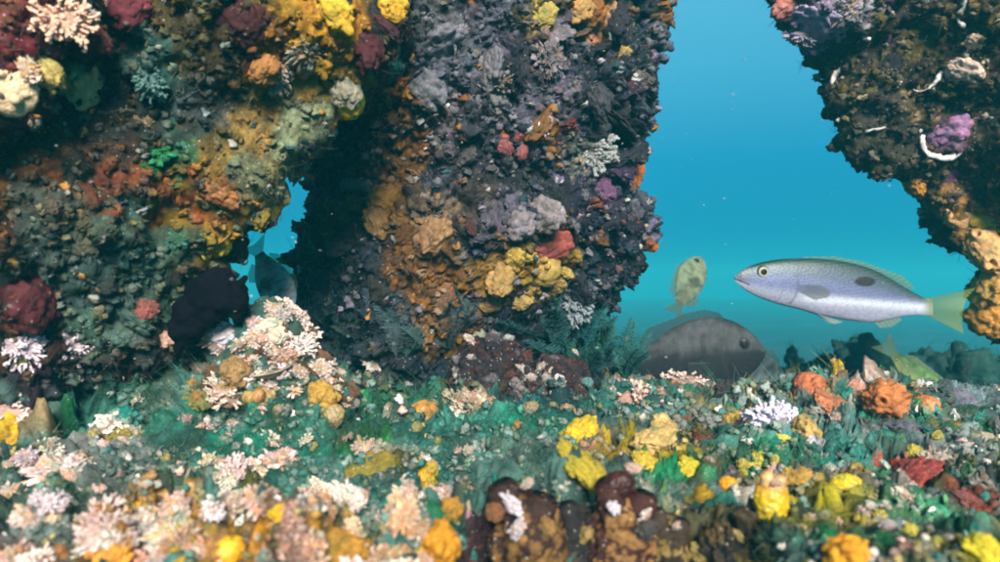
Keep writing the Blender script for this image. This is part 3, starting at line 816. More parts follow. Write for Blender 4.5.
def put(kind, u, v, wpx, color, name, label=None, cat=None, group=None, parent=None, up=0.4, sink=0.1, tall=1.0, which=None, spin=None, variant=None, blendc=0.0):
    h = hit(u, v, which)
    if h is None: return None
    k, (pos, nor, Yd, idx) = h
    if blendc: color = tuple(np.clip(np.asarray(color) * (1 - blendc) + surf_col(k, idx) * 1.3 * blendc, 0.004, 0.8))
    s = wpx / 2 / F * Yd
    ms = VAR[kind]; me = ms[variant % len(ms)] if variant is not None else random.choice(ms)
    o = link(name, me, parent, color=color)
    orient(o, pos, nor, (s * random.uniform(0.82, 1.22), s * random.uniform(0.82, 1.22), s * tall * random.uniform(0.8, 1.2)), up, spin, sink * s)
    if label: tag(o, label, cat, group)
    return o

# ================================================================== PARTS OF THE PILLAR AND ROCKS (countable growth)
def scatter_parts(parent, which, n, box, table, seed):
    r = random.Random(seed); st = random.getstate(); random.seed(seed); done = tries = 0
    while done < n and tries < n * 12:
        u0, v0 = r.uniform(box[0], box[1]), r.uniform(box[2], box[3])
        w = [t[0] for t in table]; t = r.choices(table, w)[0]
        _, kind, name, sz, cols, tall = t
        c0 = r.choice(cols); bl = 0.0 if r.random() < 0.25 else 0.85; big = r.uniform(*sz)
        for q in range(r.choice((1, 1, 3, 4, 6, 8))):                  # a colony of one kind
            tries += 1
            if done >= n: break
            k = 1.0 if q == 0 else r.uniform(0.45, 0.95)
            o = put(kind, u0 + (r.gauss(0, 15) if q else 0), v0 + (r.gauss(0, 15) if q else 0), big * k, jit(c0, 0.2), name, parent=parent, up=0.1, sink=0.38, tall=tall, which=which, blendc=bl)
            if o is not None: done += 1
    random.setstate(st)

GREYS = [GREY, LAV, (0.25, 0.23, 0.24), (0.12, 0.13, 0.15), (0.2, 0.17, 0.15)]
scatter_parts(pillar, 'pillar', 285, (250, 690, -40, 345), [
    (2.4, 'lump', 'sponge_lump', (12, 30), GREYS, 0.6), (2.0, 'porelump', 'pored_sponge', (12, 26), [OCHRE, (0.33, 0.17, 0.05), (0.25, 0.2, 0.15), ORANGE], 0.7),
    (3.6, 'lump', 'dark_sponge', (16, 44), [BLACK, DKPURP, (0.010, 0.016, 0.030), BLACK], 0.5), (2.0, 'barnacle', 'barnacle', (7, 15), [(0.35, 0.33, 0.33), LAV, BEIGE], 0.8),
    (1.2, 'worm', 'worm_tube', (14, 30), [(0.4, 0.38, 0.36), LAV], 0.8), (1.5, 'frill', 'lace_tuft', (10, 24), [(0.26, 0.25, 0.27), (0.18, 0.18, 0.2)], 0.7),
    (1.2, 'lip', 'shell_rim', (12, 26), [(0.38, 0.36, 0.36), LAV], 0.8), (0.35, 'lump', 'red_sponge', (8, 16), [RED, (0.4, 0.1, 0.08)], 0.6)], 901)
scatter_parts(lrock, 'left', 270, (-60, 400, -40, 385), [
    (2.2, 'lump', 'sponge_lump', (14, 38), [BROWN, OLIVE, (0.10, 0.13, 0.12), (0.06, 0.05, 0.05), (0.14, 0.07, 0.02)], 0.6), (1.2, 'porelump', 'pored_sponge', (14, 30), [OCHRE, (0.2, 0.09, 0.02), (0.18, 0.15, 0.08)], 0.7),
    (1.6, 'lump', 'dark_sponge', (16, 44), [BLACK, MAROON, DKTEAL, DKPURP], 0.5), (1.3, 'barnacle', 'barnacle', (8, 18), [(0.2, 0.22, 0.22), (0.16, 0.14, 0.13)], 0.8),
    (1.2, 'worm', 'worm_tube', (16, 36), [(0.25, 0.24, 0.2), (0.16, 0.2, 0.18)], 0.8), (1.6, 'frill', 'lace_tuft', (12, 30), [(0.14, 0.17, 0.15), (0.22, 0.19, 0.13), (0.07, 0.11, 0.09)], 0.7),
    (1.0, 'lip', 'shell_rim', (14, 30), [(0.22, 0.22, 0.2), (0.14, 0.15, 0.15)], 0.8)], 902)
scatter_parts(rrock, 'right', 170, (770, 1080, -40, 345), [
    (2.5, 'lump', 'sponge_lump', (10, 26), [BROWN, (0.10, 0.07, 0.025), OLIVE, DKBROWN], 0.55), (1.6, 'barnacle', 'barnacle', (7, 15), [(0.3, 0.26, 0.22), (0.2, 0.16, 0.11), BROWN], 0.8),
    (0.8, 'worm', 'worm_tube', (10, 22), [(0.32, 0.28, 0.25)], 0.8), (1.2, 'lip', 'shell_rim', (10, 22), [(0.3, 0.26, 0.24), BROWN], 0.8), (0.7, 'frill', 'lace_tuft', (8, 18), [(0.14, 0.11, 0.06), (0.22, 0.18, 0.12)], 0.6),
    (0.3, 'valve', 'shell', (12, 22), [(0.5, 0.45, 0.42)], 0.8)], 903)
# pale lumps painting highlights, and hand-placed parts seen in the photograph
for (par, which, items) in (
    (rrock, 'right', [('lip', 'shell_rim', 862, 30, 28, (0.5, 0.46, 0.48)), ('lip', 'shell_rim', 848, 75, 40, (0.50, 0.42, 0.38)), ('valve', 'shell', 928, 31, 24, (0.62, 0.58, 0.56)), ('lip', 'shell_rim', 926, 80, 34, (0.48, 0.43, 0.42)),
        ('lump', 'pale_nodule', 963, 72, 32, (0.5, 0.36, 0.28)), ('lip', 'shell_rim', 873, 120, 28, (0.62, 0.56, 0.54)), ('lump', 'mauve_crust', 948, 131, 36, (0.28, 0.13, 0.24)), ('lip', 'shell_rim', 945, 140, 44, (0.55, 0.5, 0.5)),
        ('lump', 'orange_sponge', 913, 186, 34, (0.48, 0.21, 0.03)), ('valve', 'shell', 918, 127, 14, (0.55, 0.5, 0.48)), ('lip', 'shell_rim', 980, 10, 50, (0.4, 0.38, 0.34)), ('valve', 'shell', 988, 128, 24, (0.5, 0.4, 0.3)),
        ('valve', 'shell', 960, 52, 16, (0.5, 0.45, 0.45)), ('valve', 'shell', 885, 178, 14, (0.55, 0.55, 0.6)), ('lump', 'pale_nodule', 975, 42, 16, (0.5, 0.34, 0.24)),
        ('flat', 'mauve_sponge', 815, 26, 52, (0.33, 0.26, 0.36)), ('fluff', 'mauve_fringe', 800, 40, 34, (0.34, 0.28, 0.34)), ('lump', 'red_sponge', 788, 8, 30, (0.36, 0.12, 0.10)), ('frill', 'pale_tuft', 850, 6, 40, (0.4, 0.36, 0.42)),
        ('finger', 'orange_sponge', 965, 215, 40, (0.5, 0.28, 0.12)), ('finger', 'yellow_sponge', 992, 222, 34, (0.60, 0.36, 0.02)), ('porelump', 'orange_sponge', 985, 250, 42, (0.52, 0.28, 0.10)), ('lump', 'orange_sponge', 990, 285, 46, (0.50, 0.27, 0.06)),
        ('lump', 'orange_sponge', 985, 318, 40, (0.48, 0.22, 0.03)), ('finger', 'orange_sponge', 975, 300, 30, (0.5, 0.3, 0.1)), ('lump', 'yellow_sponge', 994, 262, 22, (0.62, 0.38, 0.02)), ('lump', 'dark_sponge', 945, 232, 24, DKBROWN)]),
    (pillar, 'pillar', [('porelump', 'orange_sponge', 408, 90, 24, ORANGE), ('lump', 'yellow_sponge', 545, 14, 26, (0.32, 0.24, 0.05)), ('lump', 'orange_sponge', 580, 8, 30, (0.32, 0.18, 0.05)), ('lump', 'orange_sponge', 600, 24, 46, (0.30, 0.15, 0.06)),
        ('lump', 'orange_sponge', 588, 38, 22, (0.30, 0.12, 0.06)), ('lump', 'yellow_sponge', 620, 50, 24, (0.33, 0.22, 0.06)), ('lump', 'yellow_sponge', 630, 28, 12, (0.36, 0.26, 0.05)), ('fluff', 'grey_lace_tuft', 552, 58, 48, (0.19, 0.17, 0.19)),
        ('finger', 'red_sponge', 502, 135, 18, (0.30, 0.07, 0.05)), ('lump', 'red_sponge', 521, 137, 12, (0.28, 0.06, 0.05)), ('lump', 'red_sponge', 522, 153, 14, (0.26, 0.07, 0.06)), ('lump', 'red_sponge', 505, 148, 18, (0.19, 0.05, 0.05)),
        ('lump', 'purple_sponge', 600, 186, 34, (0.09, 0.03, 0.08)), ('lump', 'purple_sponge', 606, 193, 24, (0.10, 0.04, 0.09)), ('fluff', 'grey_lace_tuft', 500, 90, 36, (0.19, 0.18, 0.18)), ('lump', 'grey_sponge', 500, 100, 44, (0.15, 0.14, 0.13)),
        ('porelump', 'orange_sponge', 385, 205, 40, OCHRE), ('porelump', 'orange_sponge', 345, 215, 26, (0.18, 0.11, 0.05)), ('porelump', 'orange_sponge', 435, 235, 40, (0.22, 0.12, 0.05)), ('lump', 'orange_sponge', 380, 222, 30, (0.26, 0.14, 0.04)),
        ('lump', 'orange_sponge', 430, 245, 24, ORANGE), ('lump', 'grey_sponge', 440, 45, 44, (0.14, 0.13, 0.15)), ('lump', 'grey_sponge', 425, 90, 40, (0.13, 0.13, 0.14)), ('lump', 'grey_sponge', 492, 70, 40, (0.13, 0.12, 0.13)),
        ('lump', 'yellow_sponge', 512, 260, 26, (0.36, 0.24, 0.04)), ('finger', 'yellow_sponge', 545, 270, 44, (0.33, 0.22, 0.05)), ('lump', 'yellow_sponge', 530, 258, 16, (0.39, 0.26, 0.04)), ('lump', 'orange_sponge', 500, 280, 34, (0.29, 0.17, 0.05)),
        ('finger', 'orange_sponge', 490, 300, 34, (0.26, 0.15, 0.05)), ('lump', 'yellow_sponge', 566, 272, 22, (0.36, 0.25, 0.05)), ('lump', 'yellow_sponge', 555, 288, 24, (0.30, 0.19, 0.05)), ('lump', 'yellow_sponge', 522, 300, 22, (0.32, 0.21, 0.06)),
        ('valve', 'star_shell', 516, 279, 12, (0.32, 0.32, 0.39)), ('lump', 'grey_sponge', 545, 215, 40, (0.18, 0.15, 0.15)), ('lump', 'grey_sponge', 520, 225, 36, (0.17, 0.14, 0.15)), ('worm', 'worm_tube', 588, 214, 22, (0.25, 0.11, 0.11))]),
    (lrock, 'left', [('lump', 'yellow_sponge', 335, 12, 40, (0.6, 0.34, 0.02)), ('lump', 'yellow_sponge', 392, 8, 26, (0.6, 0.32, 0.02)), ('smooth', 'yellow_sponge', 352, 104, 30, (0.65, 0.36, 0.01)), ('lump', 'beige_crust', 345, 90, 34, (0.3, 0.26, 0.18)),
        ('lump', 'dark_red_sponge', 368, 50, 42, (0.05, 0.006, 0.008)), ('lump', 'dark_red_sponge', 240, 22, 50, (0.045, 0.006, 0.008)), ('finger', 'yellow_sponge', 215, 246, 40, (0.46, 0.32, 0.02)), ('worm', 'worm_tube', 205, 250, 34, (0.4, 0.32, 0.06)),
        ('frill', 'green_tuft', 160, 150, 40, (0.02, 0.22, 0.09)), ('frill', 'green_tuft', 150, 165, 30, (0.015, 0.18, 0.07)), ('fluff', 'teal_tuft', 150, 85, 44, (0.10, 0.2, 0.17)), ('valve', 'ribbed_shell', 195, 105, 40, (0.2, 0.24, 0.24)),
        ('valve', 'ribbed_shell', 105, 48, 52, (0.24, 0.2, 0.2)), ('finger', 'highlight_sponge', 8, 92, 60, (0.70, 0.50, 0.30)), ('frill', 'white_tuft', 22, 74, 40, (0.74, 0.60, 0.46)), ('finger', 'highlight_sponge', 75, 80, 56, (0.70, 0.42, 0.18)), ('lump', 'highlight_sponge', 45, 72, 40, (0.50, 0.36, 0.10)), ('fluff', 'pale_tuft', 62, 15, 66, (0.72, 0.44, 0.30)),  # pale growths here paint the sun's warm highlights into their colour
        ('frill', 'white_tuft', 85, 18, 26, WHITE), ('frill', 'pale_tuft', 120, 4, 44, (0.6, 0.42, 0.36)), ('lump', 'maroon_sponge', 130, 8, 44, (0.10, 0.012, 0.02)), ('fluff', 'white_tuft', 18, 345, 54, (0.6, 0.5, 0.52)),  # first two tufts likewise carry painted highlights in their pale colour
        ('fluff', 'white_tuft', 75, 345, 44, (0.6, 0.5, 0.52)), ('lump', 'orange_tipped_sponge', 163, 337, 26, (0.5, 0.3, 0.22)), ('lump', 'maroon_sponge', 30, 305, 50, (0.08, 0.012, 0.015)), ('lump', 'red_sponge', 145, 310, 22, (0.2, 0.06, 0.045)),
        ('frill', 'teal_tuft', 130, 270, 50, (0.06, 0.13, 0.11)), ('frill', 'teal_tuft', 175, 240, 34, (0.04, 0.16, 0.12)), ('frill', 'pale_tuft', 300, 165, 46, (0.22, 0.26, 0.2)), ('fluff', 'pale_tuft', 310, 55, 50, (0.3, 0.29, 0.22)),
        ('lump', 'orange_sponge', 265, 70, 36, (0.28, 0.12, 0.03)), ('lump', 'orange_sponge', 220, 195, 34, (0.26, 0.1, 0.03)), ('fluff', 'pale_tuft', 280, 80, 44, (0.3, 0.26, 0.2)), ('lump', 'orange_sponge', 305, 70, 18, (0.4, 0.13, 0.06))])):
    for kind, name, u, v, w, c in items:
        put(kind, u, v, w, c, name, parent=par, which=which, up=0.1, sink=0.2, tall=0.8)

# ---------------------------------------------------------------- fine growth nobody could count: joined, one part per rock
BITS = []
for i in range(6):
    V, T = ico(2); V = V * (1 + 0.9 * fbm(V * 1.9 + i * 5, 2, i))[:, None]; V[:, 2] *= 0.45; V[:, 0] *= 1.35; BITS.append((V, T))
def strand_tpl(i):
    r = np.random.default_rng(i); b = r.normal(size=2) * 0.9
    s = np.linspace(0, 1, 4)
    return tube(np.stack([b[0] * s * s, b[1] * s * s, s], 1), [0.030, 0.028, 0.022, 0.012], 3)
STR = [strand_tpl(i) for i in range(8)]

def fine_growth(which, n, box, bits, strands, seed, strand_share=0.5, keep=None):
    r = np.random.default_rng(seed); mb = MB(); done = tries = 0
    while done < n and tries < n * 4:
        tries += 1
        u, v = r.uniform(box[0], box[1]), r.uniform(box[2], box[3])
        h = hit(u, v, which)
        if h is None: continue
        pos, nor, Yd, idx = h[1]; sc = surf_col(h[0], idx)
        if keep is not None and not keep(pos, u, v): continue
        done += 1
        px = Yd / F
        if r.random() < strand_share:
            size, cols = strands; c = (0.5 * np.array(cols[r.integers(len(cols))]) + 0.5 * sc) * r.uniform(0.6, 1.4)
            for j in range(r.integers(2, 6)):
                t, b, nn = frame(nor + r.normal(size=3) * 0.55 + np.array((0, 0, 0.25)))
                V, T = STR[r.integers(len(STR))]; L = px * r.uniform(*size)
                mb.add((V[:, :1] * t + V[:, 1:2] * b + V[:, 2:] * nn) * L + pos + r.normal(size=3) * px * 1.5 - nn * px, T, c)
        else:
            size, cols = bits; c = np.array(cols[r.integers(len(cols))]) * r.uniform(0.6, 1.4); c = c if r.random() < 0.18 else 0.2 * c + 0.8 * sc * r.uniform(0.7, 1.5)
            for j in range(r.integers(1, 4)):
                t, b, nn = frame(nor + r.normal(size=3) * 0.4)
                V, T = BITS[r.integers(6)]; L = px * r.uniform(*size)
                mb.add((V[:, :1] * t + V[:, 1:2] * b + V[:, 2:] * nn) * L + pos + r.normal(size=3) * px * 2.0, T, np.clip(c, 0.003, 0.8))
    return mb

CRUMB = crust_material('crumbs', bump=0.2, s1=500, s2=1500, speck_amt=0.2)
def add_fine(parent, name, *a_, **k):
    mb = fine_growth(*a_, **k)
    o = link(name, mb.mesh(name, [CRUMB]), parent); o['kind'] = 'stuff'
    return o
add_fine(pillar, 'fine_crust', 'pillar', 3000, (240, 700, -60, 350), ((1.2, 4.0), [GREY, LAV, (0.3, 0.28, 0.28), BLACK, OCHRE, (0.22, 0.2, 0.2), DKTEAL, (0.4, 0.38, 0.38)]), ((3, 8), [(0.17, 0.18, 0.19), (0.24, 0.23, 0.24), (0.08, 0.10, 0.11)]), 31, strand_share=0.6)
add_fine(lrock, 'fine_crust', 'left', 3600, (-80, 410, -60, 390), ((1.2, 4.5), [(0.12, 0.14, 0.12), BROWN, OLIVE, OCHRE, DKTEAL, (0.2, 0.17, 0.1), BLACK, (0.25, 0.24, 0.2)]), ((3, 9), [(0.12, 0.15, 0.13), (0.2, 0.19, 0.13), (0.05, 0.10, 0.08), (0.16, 0.10, 0.03)]), 32, strand_share=0.62)
add_fine(rrock, 'fine_crust', 'right', 2400, (765, 1100, -60, 350), ((1.0, 3.5), [BROWN, (0.11, 0.08, 0.03), DKBROWN, (0.2, 0.16, 0.08), (0.35, 0.3, 0.24)]), ((3, 8), [(0.12, 0.09, 0.04), (0.2, 0.16, 0.1), (0.05, 0.05, 0.04)]), 33, strand_share=0.5)

# ledge turf and crumbs
def ledge_fine(name, n, box, bits, strands, seed, share, keep=None):
    mb = fine_growth('ledge', n, box, bits, strands, seed, share, keep)
    o = link(name, mb.mesh(name, [CRUMB])); return o
o = ledge_fine('shell_rubble', 4400, (-60, 1060, 360, 600), ((1.2, 4.2), [SILT, WHITE, (0.4, 0.36, 0.3), PINK, TEAL, (0.3, 0.24, 0.08), (0.22, 0.26, 0.24), WHITE, (0.1, 0.17, 0.14)]), ((4, 10), [TEAL, GREEN, SILT]), 34, 0.3, lambda pos, u, v: noise(np.array([pos]) / 0.05, 57)[0] > -0.15)
tag(o, 'pale crumbs of shell and coral strewn over the ledge', 'rubble', kind='stuff')
gmask = lambda pos, u, v: noise(np.array([pos]) / 0.06, 55)[0] > -0.05
o = ledge_fine('algae_turf', 4600, (-60, 1060, 365, 600), ((1, 2), [GREEN]), ((3.5, 10), [(0.02, 0.15, 0.09), (0.012, 0.13, 0.05), (0.03, 0.16, 0.13), (0.08, 0.18, 0.14), (0.09, 0.13, 0.02)]), 35, 1.0, gmask)
tag(o, 'short green algae turf growing in patches over the ledge', 'algae', kind='stuff')

# ================================================================== THINGS ON THE LEDGE
WPK = (0.62, 0.50, 0.46)
LEDGE_THINGS = [  # kind, name, u, v, width px, colour, tall, label, category
    ('fluff', 'coral_clump', 300, 345, 40, (0.62, 0.54, 0.48), 0.9, 'white branching coral clump crowning the shell mound beside the black sponge', 'coral'),
    ('spiky', 'coral_clump', 265, 335, 34, (0.58, 0.46, 0.40), 0.9, 'white spiky coral clump on the side of the shell mound facing the black sponge', 'coral'),
    ('frill', 'coral_clump', 325, 362, 30, (0.62, 0.56, 0.52), 0.8, 'white knobbly coral tuft between the brown mottled shells of the shell mound', 'coral'),
    ('spiky', 'coral_clump', 226, 392, 44, (0.52, 0.44, 0.38), 0.9, 'white and tan spiky coral at the foot of the shell mound', 'coral'),
    ('frill', 'coral_tuft', 373, 363, 24, (0.62, 0.58, 0.56), 0.7, 'lone small white coral tuft in front of the dark pillar foot', 'coral'),
    ('frill', 'coral_tuft', 348, 402, 20, (0.60, 0.50, 0.40), 0.8, 'small cream coral tuft beside bright green algae below the shell mound', 'coral'),
    ('fluff', 'coral_clump', 236, 476, 50, (0.64, 0.48, 0.44), 1.1, 'tall pinkish white coral clump with fringed tips on grey silt', 'coral'),
    ('frill', 'coral_clump', 278, 462, 40, (0.66, 0.52, 0.50), 1.2, 'smooth pink and white coral clump next to the tall fringed coral', 'coral'),
    ('fluff', 'coral_clump', 325, 502, 84, (0.62, 0.40, 0.30), 0.55, 'wide low pink coral clump with red and orange at its base', 'coral'),
    ('frill', 'coral_clump', 262, 500, 46, (0.62, 0.46, 0.40), 0.6, 'pale pink coral clump holding a small yellow sponge', 'coral'),
    ('frill', 'coral_clump', 66, 470, 62, (0.64, 0.56, 0.54), 0.7, 'broad white coral clump spreading on the grey silt slope', 'coral'),
    ('fluff', 'coral_clump', 50, 500, 40, (0.66, 0.54, 0.54), 0.6, 'flat pinkish white coral clump below the broad white coral', 'coral'),
    ('spiky', 'coral_clump', 12, 408, 52, (0.64, 0.54, 0.50), 0.9, 'white branching coral above a yellow sponge at the foot of the dark rock wall', 'coral'),
    ('frill', 'coral_clump', 112, 425, 44, (0.56, 0.50, 0.42), 0.6, 'cream coral crust over an olive lump on silt', 'coral'),
    ('frill', 'coral_clump', 8, 495, 36, (0.6, 0.52, 0.46), 0.8, 'cream coral lump on a dark red crust', 'coral'),
    ('spiky', 'coral_clump', 634, 398, 62, (0.50, 0.38, 0.34), 0.7, 'pinkish beige bristly coral in front of the dark grey fish', 'coral'),
    ('spiky', 'coral_clump', 684, 378, 44, (0.52, 0.42, 0.38), 0.9, 'pale fringed coral just under the belly of the dark grey fish', 'coral'),
    ('fluff', 'coral_clump', 772, 420, 54, (0.60, 0.58, 0.68), 0.8, 'fluffy lavender white soft coral beside the orange finger sponge', 'coral'),
    ('frill', 'coral_clump', 740, 420, 34, (0.46, 0.36, 0.36), 0.6, 'small pinkish grey coral at the edge of the lavender soft coral', 'coral'),
    ('fluff', 'coral_clump', 476, 404, 56, (0.46, 0.38, 0.28), 0.8, 'beige pink coral head below the dark red rocks', 'coral'),
    ('frill', 'coral_clump', 935, 462, 40, (0.5, 0.44, 0.38), 0.6, 'cream coral crust around the red sponge on the pale slope', 'coral'),
    ('spiky', 'coral_tuft', 985, 382, 34, (0.42, 0.36, 0.34), 0.9, 'beige bristly coral tuft under the hanging rock tip', 'coral'),
    ('frill', 'coral_clump', 365, 448, 40, (0.60, 0.50, 0.44), 0.6, 'white coral nubs capping an olive yellow lump', 'coral'),
    ('frill', 'coral_clump', 425, 462, 32, (0.60, 0.52, 0.48), 1.0, 'white tipped coral on a yellow sponge beside grey silt', 'coral'),
    ('frill', 'coral_clump', 408, 492, 40, (0.58, 0.48, 0.40), 0.8, 'tan and white coral over a dark hollow near the orange sponge', 'coral'),
    ('fluff', 'coral_clump', 335, 540, 60, (0.56, 0.48, 0.42), 0.7, 'pale coral mass above a dark orange rimmed hollow', 'coral'),
    ('frill', 'coral_clump', 170, 525, 60, (0.62, 0.50, 0.40), 0.7, 'cream coral with yellow patches at the front of the ledge', 'coral'),
    ('frill', 'coral_clump', 105, 535, 56, (0.64, 0.50, 0.46), 0.7, 'pinkish cream coral over a dark red crust at the front of the ledge', 'coral'),
    ('fluff', 'coral_clump', 215, 555, 60, (0.66, 0.48, 0.38), 0.7, 'peach coral mass beside an orange sponge at the front of the ledge', 'coral'),
    ('lump', 'yellow_sponge', 580, 437, 50, (0.55, 0.36, 0.015), 0.9, 'large lumpy yellow sponge standing on grey green silt', 'sponge'),
    ('flat', 'yellow_sponge', 582, 466, 56, (0.36, 0.27, 0.02), 0.9, 'flat yellow and olive sponge below the large yellow sponge', 'sponge'),
    ('smooth', 'orange_squirt', 422, 415, 34, (0.40, 0.19, 0.04), 0.8, 'round orange brown sea squirt topped with white crust', 'sea squirt'),
    ('lump', 'olive_sponge', 372, 470, 56, (0.20, 0.15, 0.02), 0.6, 'olive yellow sponge under white coral nubs', 'sponge'),
    ('porelump', 'yellow_sponge', 422, 480, 34, (0.50, 0.30, 0.02), 1.2, 'upright yellow sponge beside a dark hollow', 'sponge'),
    ('porelump', 'orange_sponge', 440, 548, 46, (0.62, 0.25, 0.01), 1.1, 'bright orange sponge at the edge of the dark mussel notch', 'sponge'),
    ('lump', 'yellow_sponge', 282, 512, 26, (0.62, 0.36, 0.01), 0.7, 'small bright yellow sponge within the pink coral', 'sponge'),
    ('smooth', 'orange_sponge', 228, 550, 30, (0.68, 0.33, 0.01), 0.8, 'rounded orange yellow sponge among peach coral', 'sponge'),
    ('lump', 'orange_sponge', 110, 556, 46, (0.60, 0.26, 0.03), 0.6, 'orange sponge patch among cream coral at the front of the ledge', 'sponge'),
    ('lump', 'yellow_sponge', 10, 432, 50, (0.60, 0.33, 0.01), 0.7, 'golden yellow sponge under white coral by the dark rock wall', 'sponge'),
    ('lump', 'olive_sponge', 118, 432, 34, (0.22, 0.17, 0.03), 0.6, 'olive lump under cream coral on silt', 'sponge'),
    ('lump', 'orange_sponge', 345, 555, 50, (0.34, 0.17, 0.02), 1.2, 'ochre sponge rim of a dark hollow below pale coral', 'sponge'),
    ('smooth', 'orange_sponge', 728, 484, 18, (0.60, 0.27, 0.01), 0.8, 'tiny round orange sponge behind the yellow sea squirt', 'sponge'),
    ('lump', 'tan_sponge', 655, 440, 44, (0.44, 0.30, 0.10), 0.8, 'tan yellow lobed sponge cluster near green algae', 'sponge'),
    ('lump', 'yellow_sponge', 690, 470, 28, (0.48, 0.38, 0.02), 0.8, 'lemon yellow sponge lobe behind the second brown sea squirt', 'sponge'),
    ('porelump', 'tan_sponge', 665, 428, 26, (0.50, 0.34, 0.12), 0.9, 'small tan sponge on top of the tan yellow cluster', 'sponge'),
    ('lump', 'yellow_sponge', 645, 462, 28, (0.52, 0.36, 0.03), 0.7, 'yellow sponge touching the top of the second brown sea squirt', 'sponge'),
    ('lump', 'orange_sponge', 846, 554, 52, (0.66, 0.27, 0.01), 0.8, 'vivid orange sponge on the yellow green slope', 'sponge'),
    ('smooth', 'yellow_sponge', 845, 482, 26, (0.56, 0.42, 0.02), 0.6, 'lemon yellow nodule on the pale slope', 'sponge'),
    ('lump', 'yellow_sponge', 985, 548, 44, (0.54, 0.44, 0.02), 0.5, 'flat lemon yellow sponge at the corner of the pale slope', 'sponge'),
    ('flat', 'red_sponge', 912, 472, 42, (0.27, 0.045, 0.035), 0.9, 'flat red encrusting sponge ringed by cream coral', 'sponge'),
    ('flat', 'red_sponge', 978, 500, 40, (0.20, 0.06, 0.05), 0.5, 'long dull red encrusting sponge on the pale slope', 'sponge'),
    ('finger', 'orange_finger_sponge', 818, 388, 66, (0.46, 0.13, 0.05), 0.8, 'orange red sponge with blunt fingers on the ledge crest', 'sponge'),
    ('lump', 'orange_sponge', 832, 405, 34, (0.36, 0.12, 0.05), 0.7, 'dull orange sponge lobe in front of the finger sponge', 'sponge'),
    ('porelump', 'orange_sponge', 885, 403, 40, (0.42, 0.14, 0.04), 1.0, 'orange brown cupped sponge on the crest beside a pale shell', 'sponge'),
    ('smooth', 'orange_sponge', 928, 405, 26, (0.55, 0.15, 0.04), 0.8, 'smooth bright orange ball sponge on the ledge crest', 'sponge'),
    ('lump', 'mauve_sponge', 955, 405, 44, (0.14, 0.13, 0.17), 0.7, 'grey mauve sponge hump beside the orange ball sponge', 'sponge'),
    ('lump', 'mauve_sponge', 905, 428, 40, (0.10, 0.10, 0.13), 0.5, 'dusky mauve sponge below the orange ball sponge', 'sponge'),
    ('porelump', 'tan_sponge', 806, 432, 34, (0.40, 0.26, 0.08), 0.8, 'tan pored sponge beside the lavender soft coral', 'sponge'),
    ('lump', 'gold_sponge', 322, 398, 40, (0.40, 0.23, 0.04), 1.0, 'golden brown sea sponge at the foot of the shell mound', 'sponge'),
    ('lump', 'tan_sponge', 268, 398, 52, (0.33, 0.22, 0.09), 1.2, 'large tan sponge lump leaning at the front of the shell mound', 'sponge'),
    ('lump', 'tan_sponge', 236, 372, 38, (0.28, 0.16, 0.06), 1.0, 'brown sponge lump with a white crusted top on the shell mound', 'sponge'),
    ('valve', 'mottled_shell', 318, 335, 40, (0.16, 0.08, 0.035), 1.0, 'brown mottled shell at the very top of the shell mound', 'shell'),
    ('valve', 'mottled_shell', 312, 360, 42, (0.14, 0.065, 0.03), 1.0, 'brown mottled shell outlined in white halfway up the shell mound', 'shell'),
    ('valve', 'mottled_shell', 330, 378, 44, (0.12, 0.06, 0.03), 1.0, 'dark brown shell with ridges low on the shell mound', 'shell'),
    ('valve', 'pale_shell', 868, 385, 40, (0.46, 0.34, 0.28), 1.0, 'pale pink pointed shell standing between two orange sponges', 'shell'),
    ('valve', 'white_shell', 815, 446, 20, (0.70, 0.68, 0.70), 1.0, 'small clean white shell under the tan pored sponge', 'shell'),
    ('valve', 'white_shell', 950, 418, 24, (0.66, 0.64, 0.68), 1.0, 'white shell edge lying between mauve sponges', 'shell'),
    ('lump', 'dark_lump', 728, 392, 26, (0.03, 0.02, 0.02), 0.9, 'dark round sponge beside the pale fringed coral', 'sponge'),
]
for kind, name, u, v, w, c, tall, label, cat in LEDGE_THINGS:
    put(kind, u, v, w, c, name, label, cat, tall=tall, up=0.55 if kind != 'valve' else 0.15, sink=0.12)

# crowds of smaller growths; each is told apart by its look and the thing it grows by
LANDMARKS = [(300, 350, 'shell mound'), (12, 415, 'golden sponge under white coral'), (66, 475, 'broad white coral'), (236, 476, 'tall fringed pink coral'), (325, 502, 'wide low pink coral'), (420, 470, 'upright yellow sponge'),
    (440, 548, 'bright orange sponge'), (422, 415, 'round orange sea squirt'), (476, 404, 'beige pink coral head'), (580, 445, 'large yellow sponge'), (634, 398, 'pinkish bristly coral'), (655, 440, 'tan yellow sponge cluster'),
    (770, 495, 'yellow bottle sea squirt'), (772, 420, 'lavender soft coral'), (818, 388, 'orange finger sponge'), (912, 470, 'flat red sponge'), (978, 500, 'long dull red sponge'), (846, 554, 'vivid orange sponge'),
    (525, 500, 'white crusted brown sea squirt'), (625, 500, 'maroon topped brown sea squirt'), (160, 525, 'cream and yellow coral'), (215, 555, 'peach coral mass'), (105, 540, 'pinkish cream coral on dark red crust'), (112, 425, 'olive lump with cream coral'),
    (885, 403, 'orange brown cupped sponge'), (985, 548, 'flat lemon yellow sponge'), (530, 375, 'dark red rocks'), (365, 455, 'olive sponge with white nubs'), (728, 484, 'tiny round orange sponge'), (190, 340, 'black lobed sponge')]
SHAPE = {'frill': 'knobbly', 'spiky': 'bristly', 'fluff': 'bushy', 'lump': 'lumpy', 'porelump': 'pored', 'smooth': 'rounded', 'valve': 'ridged'}
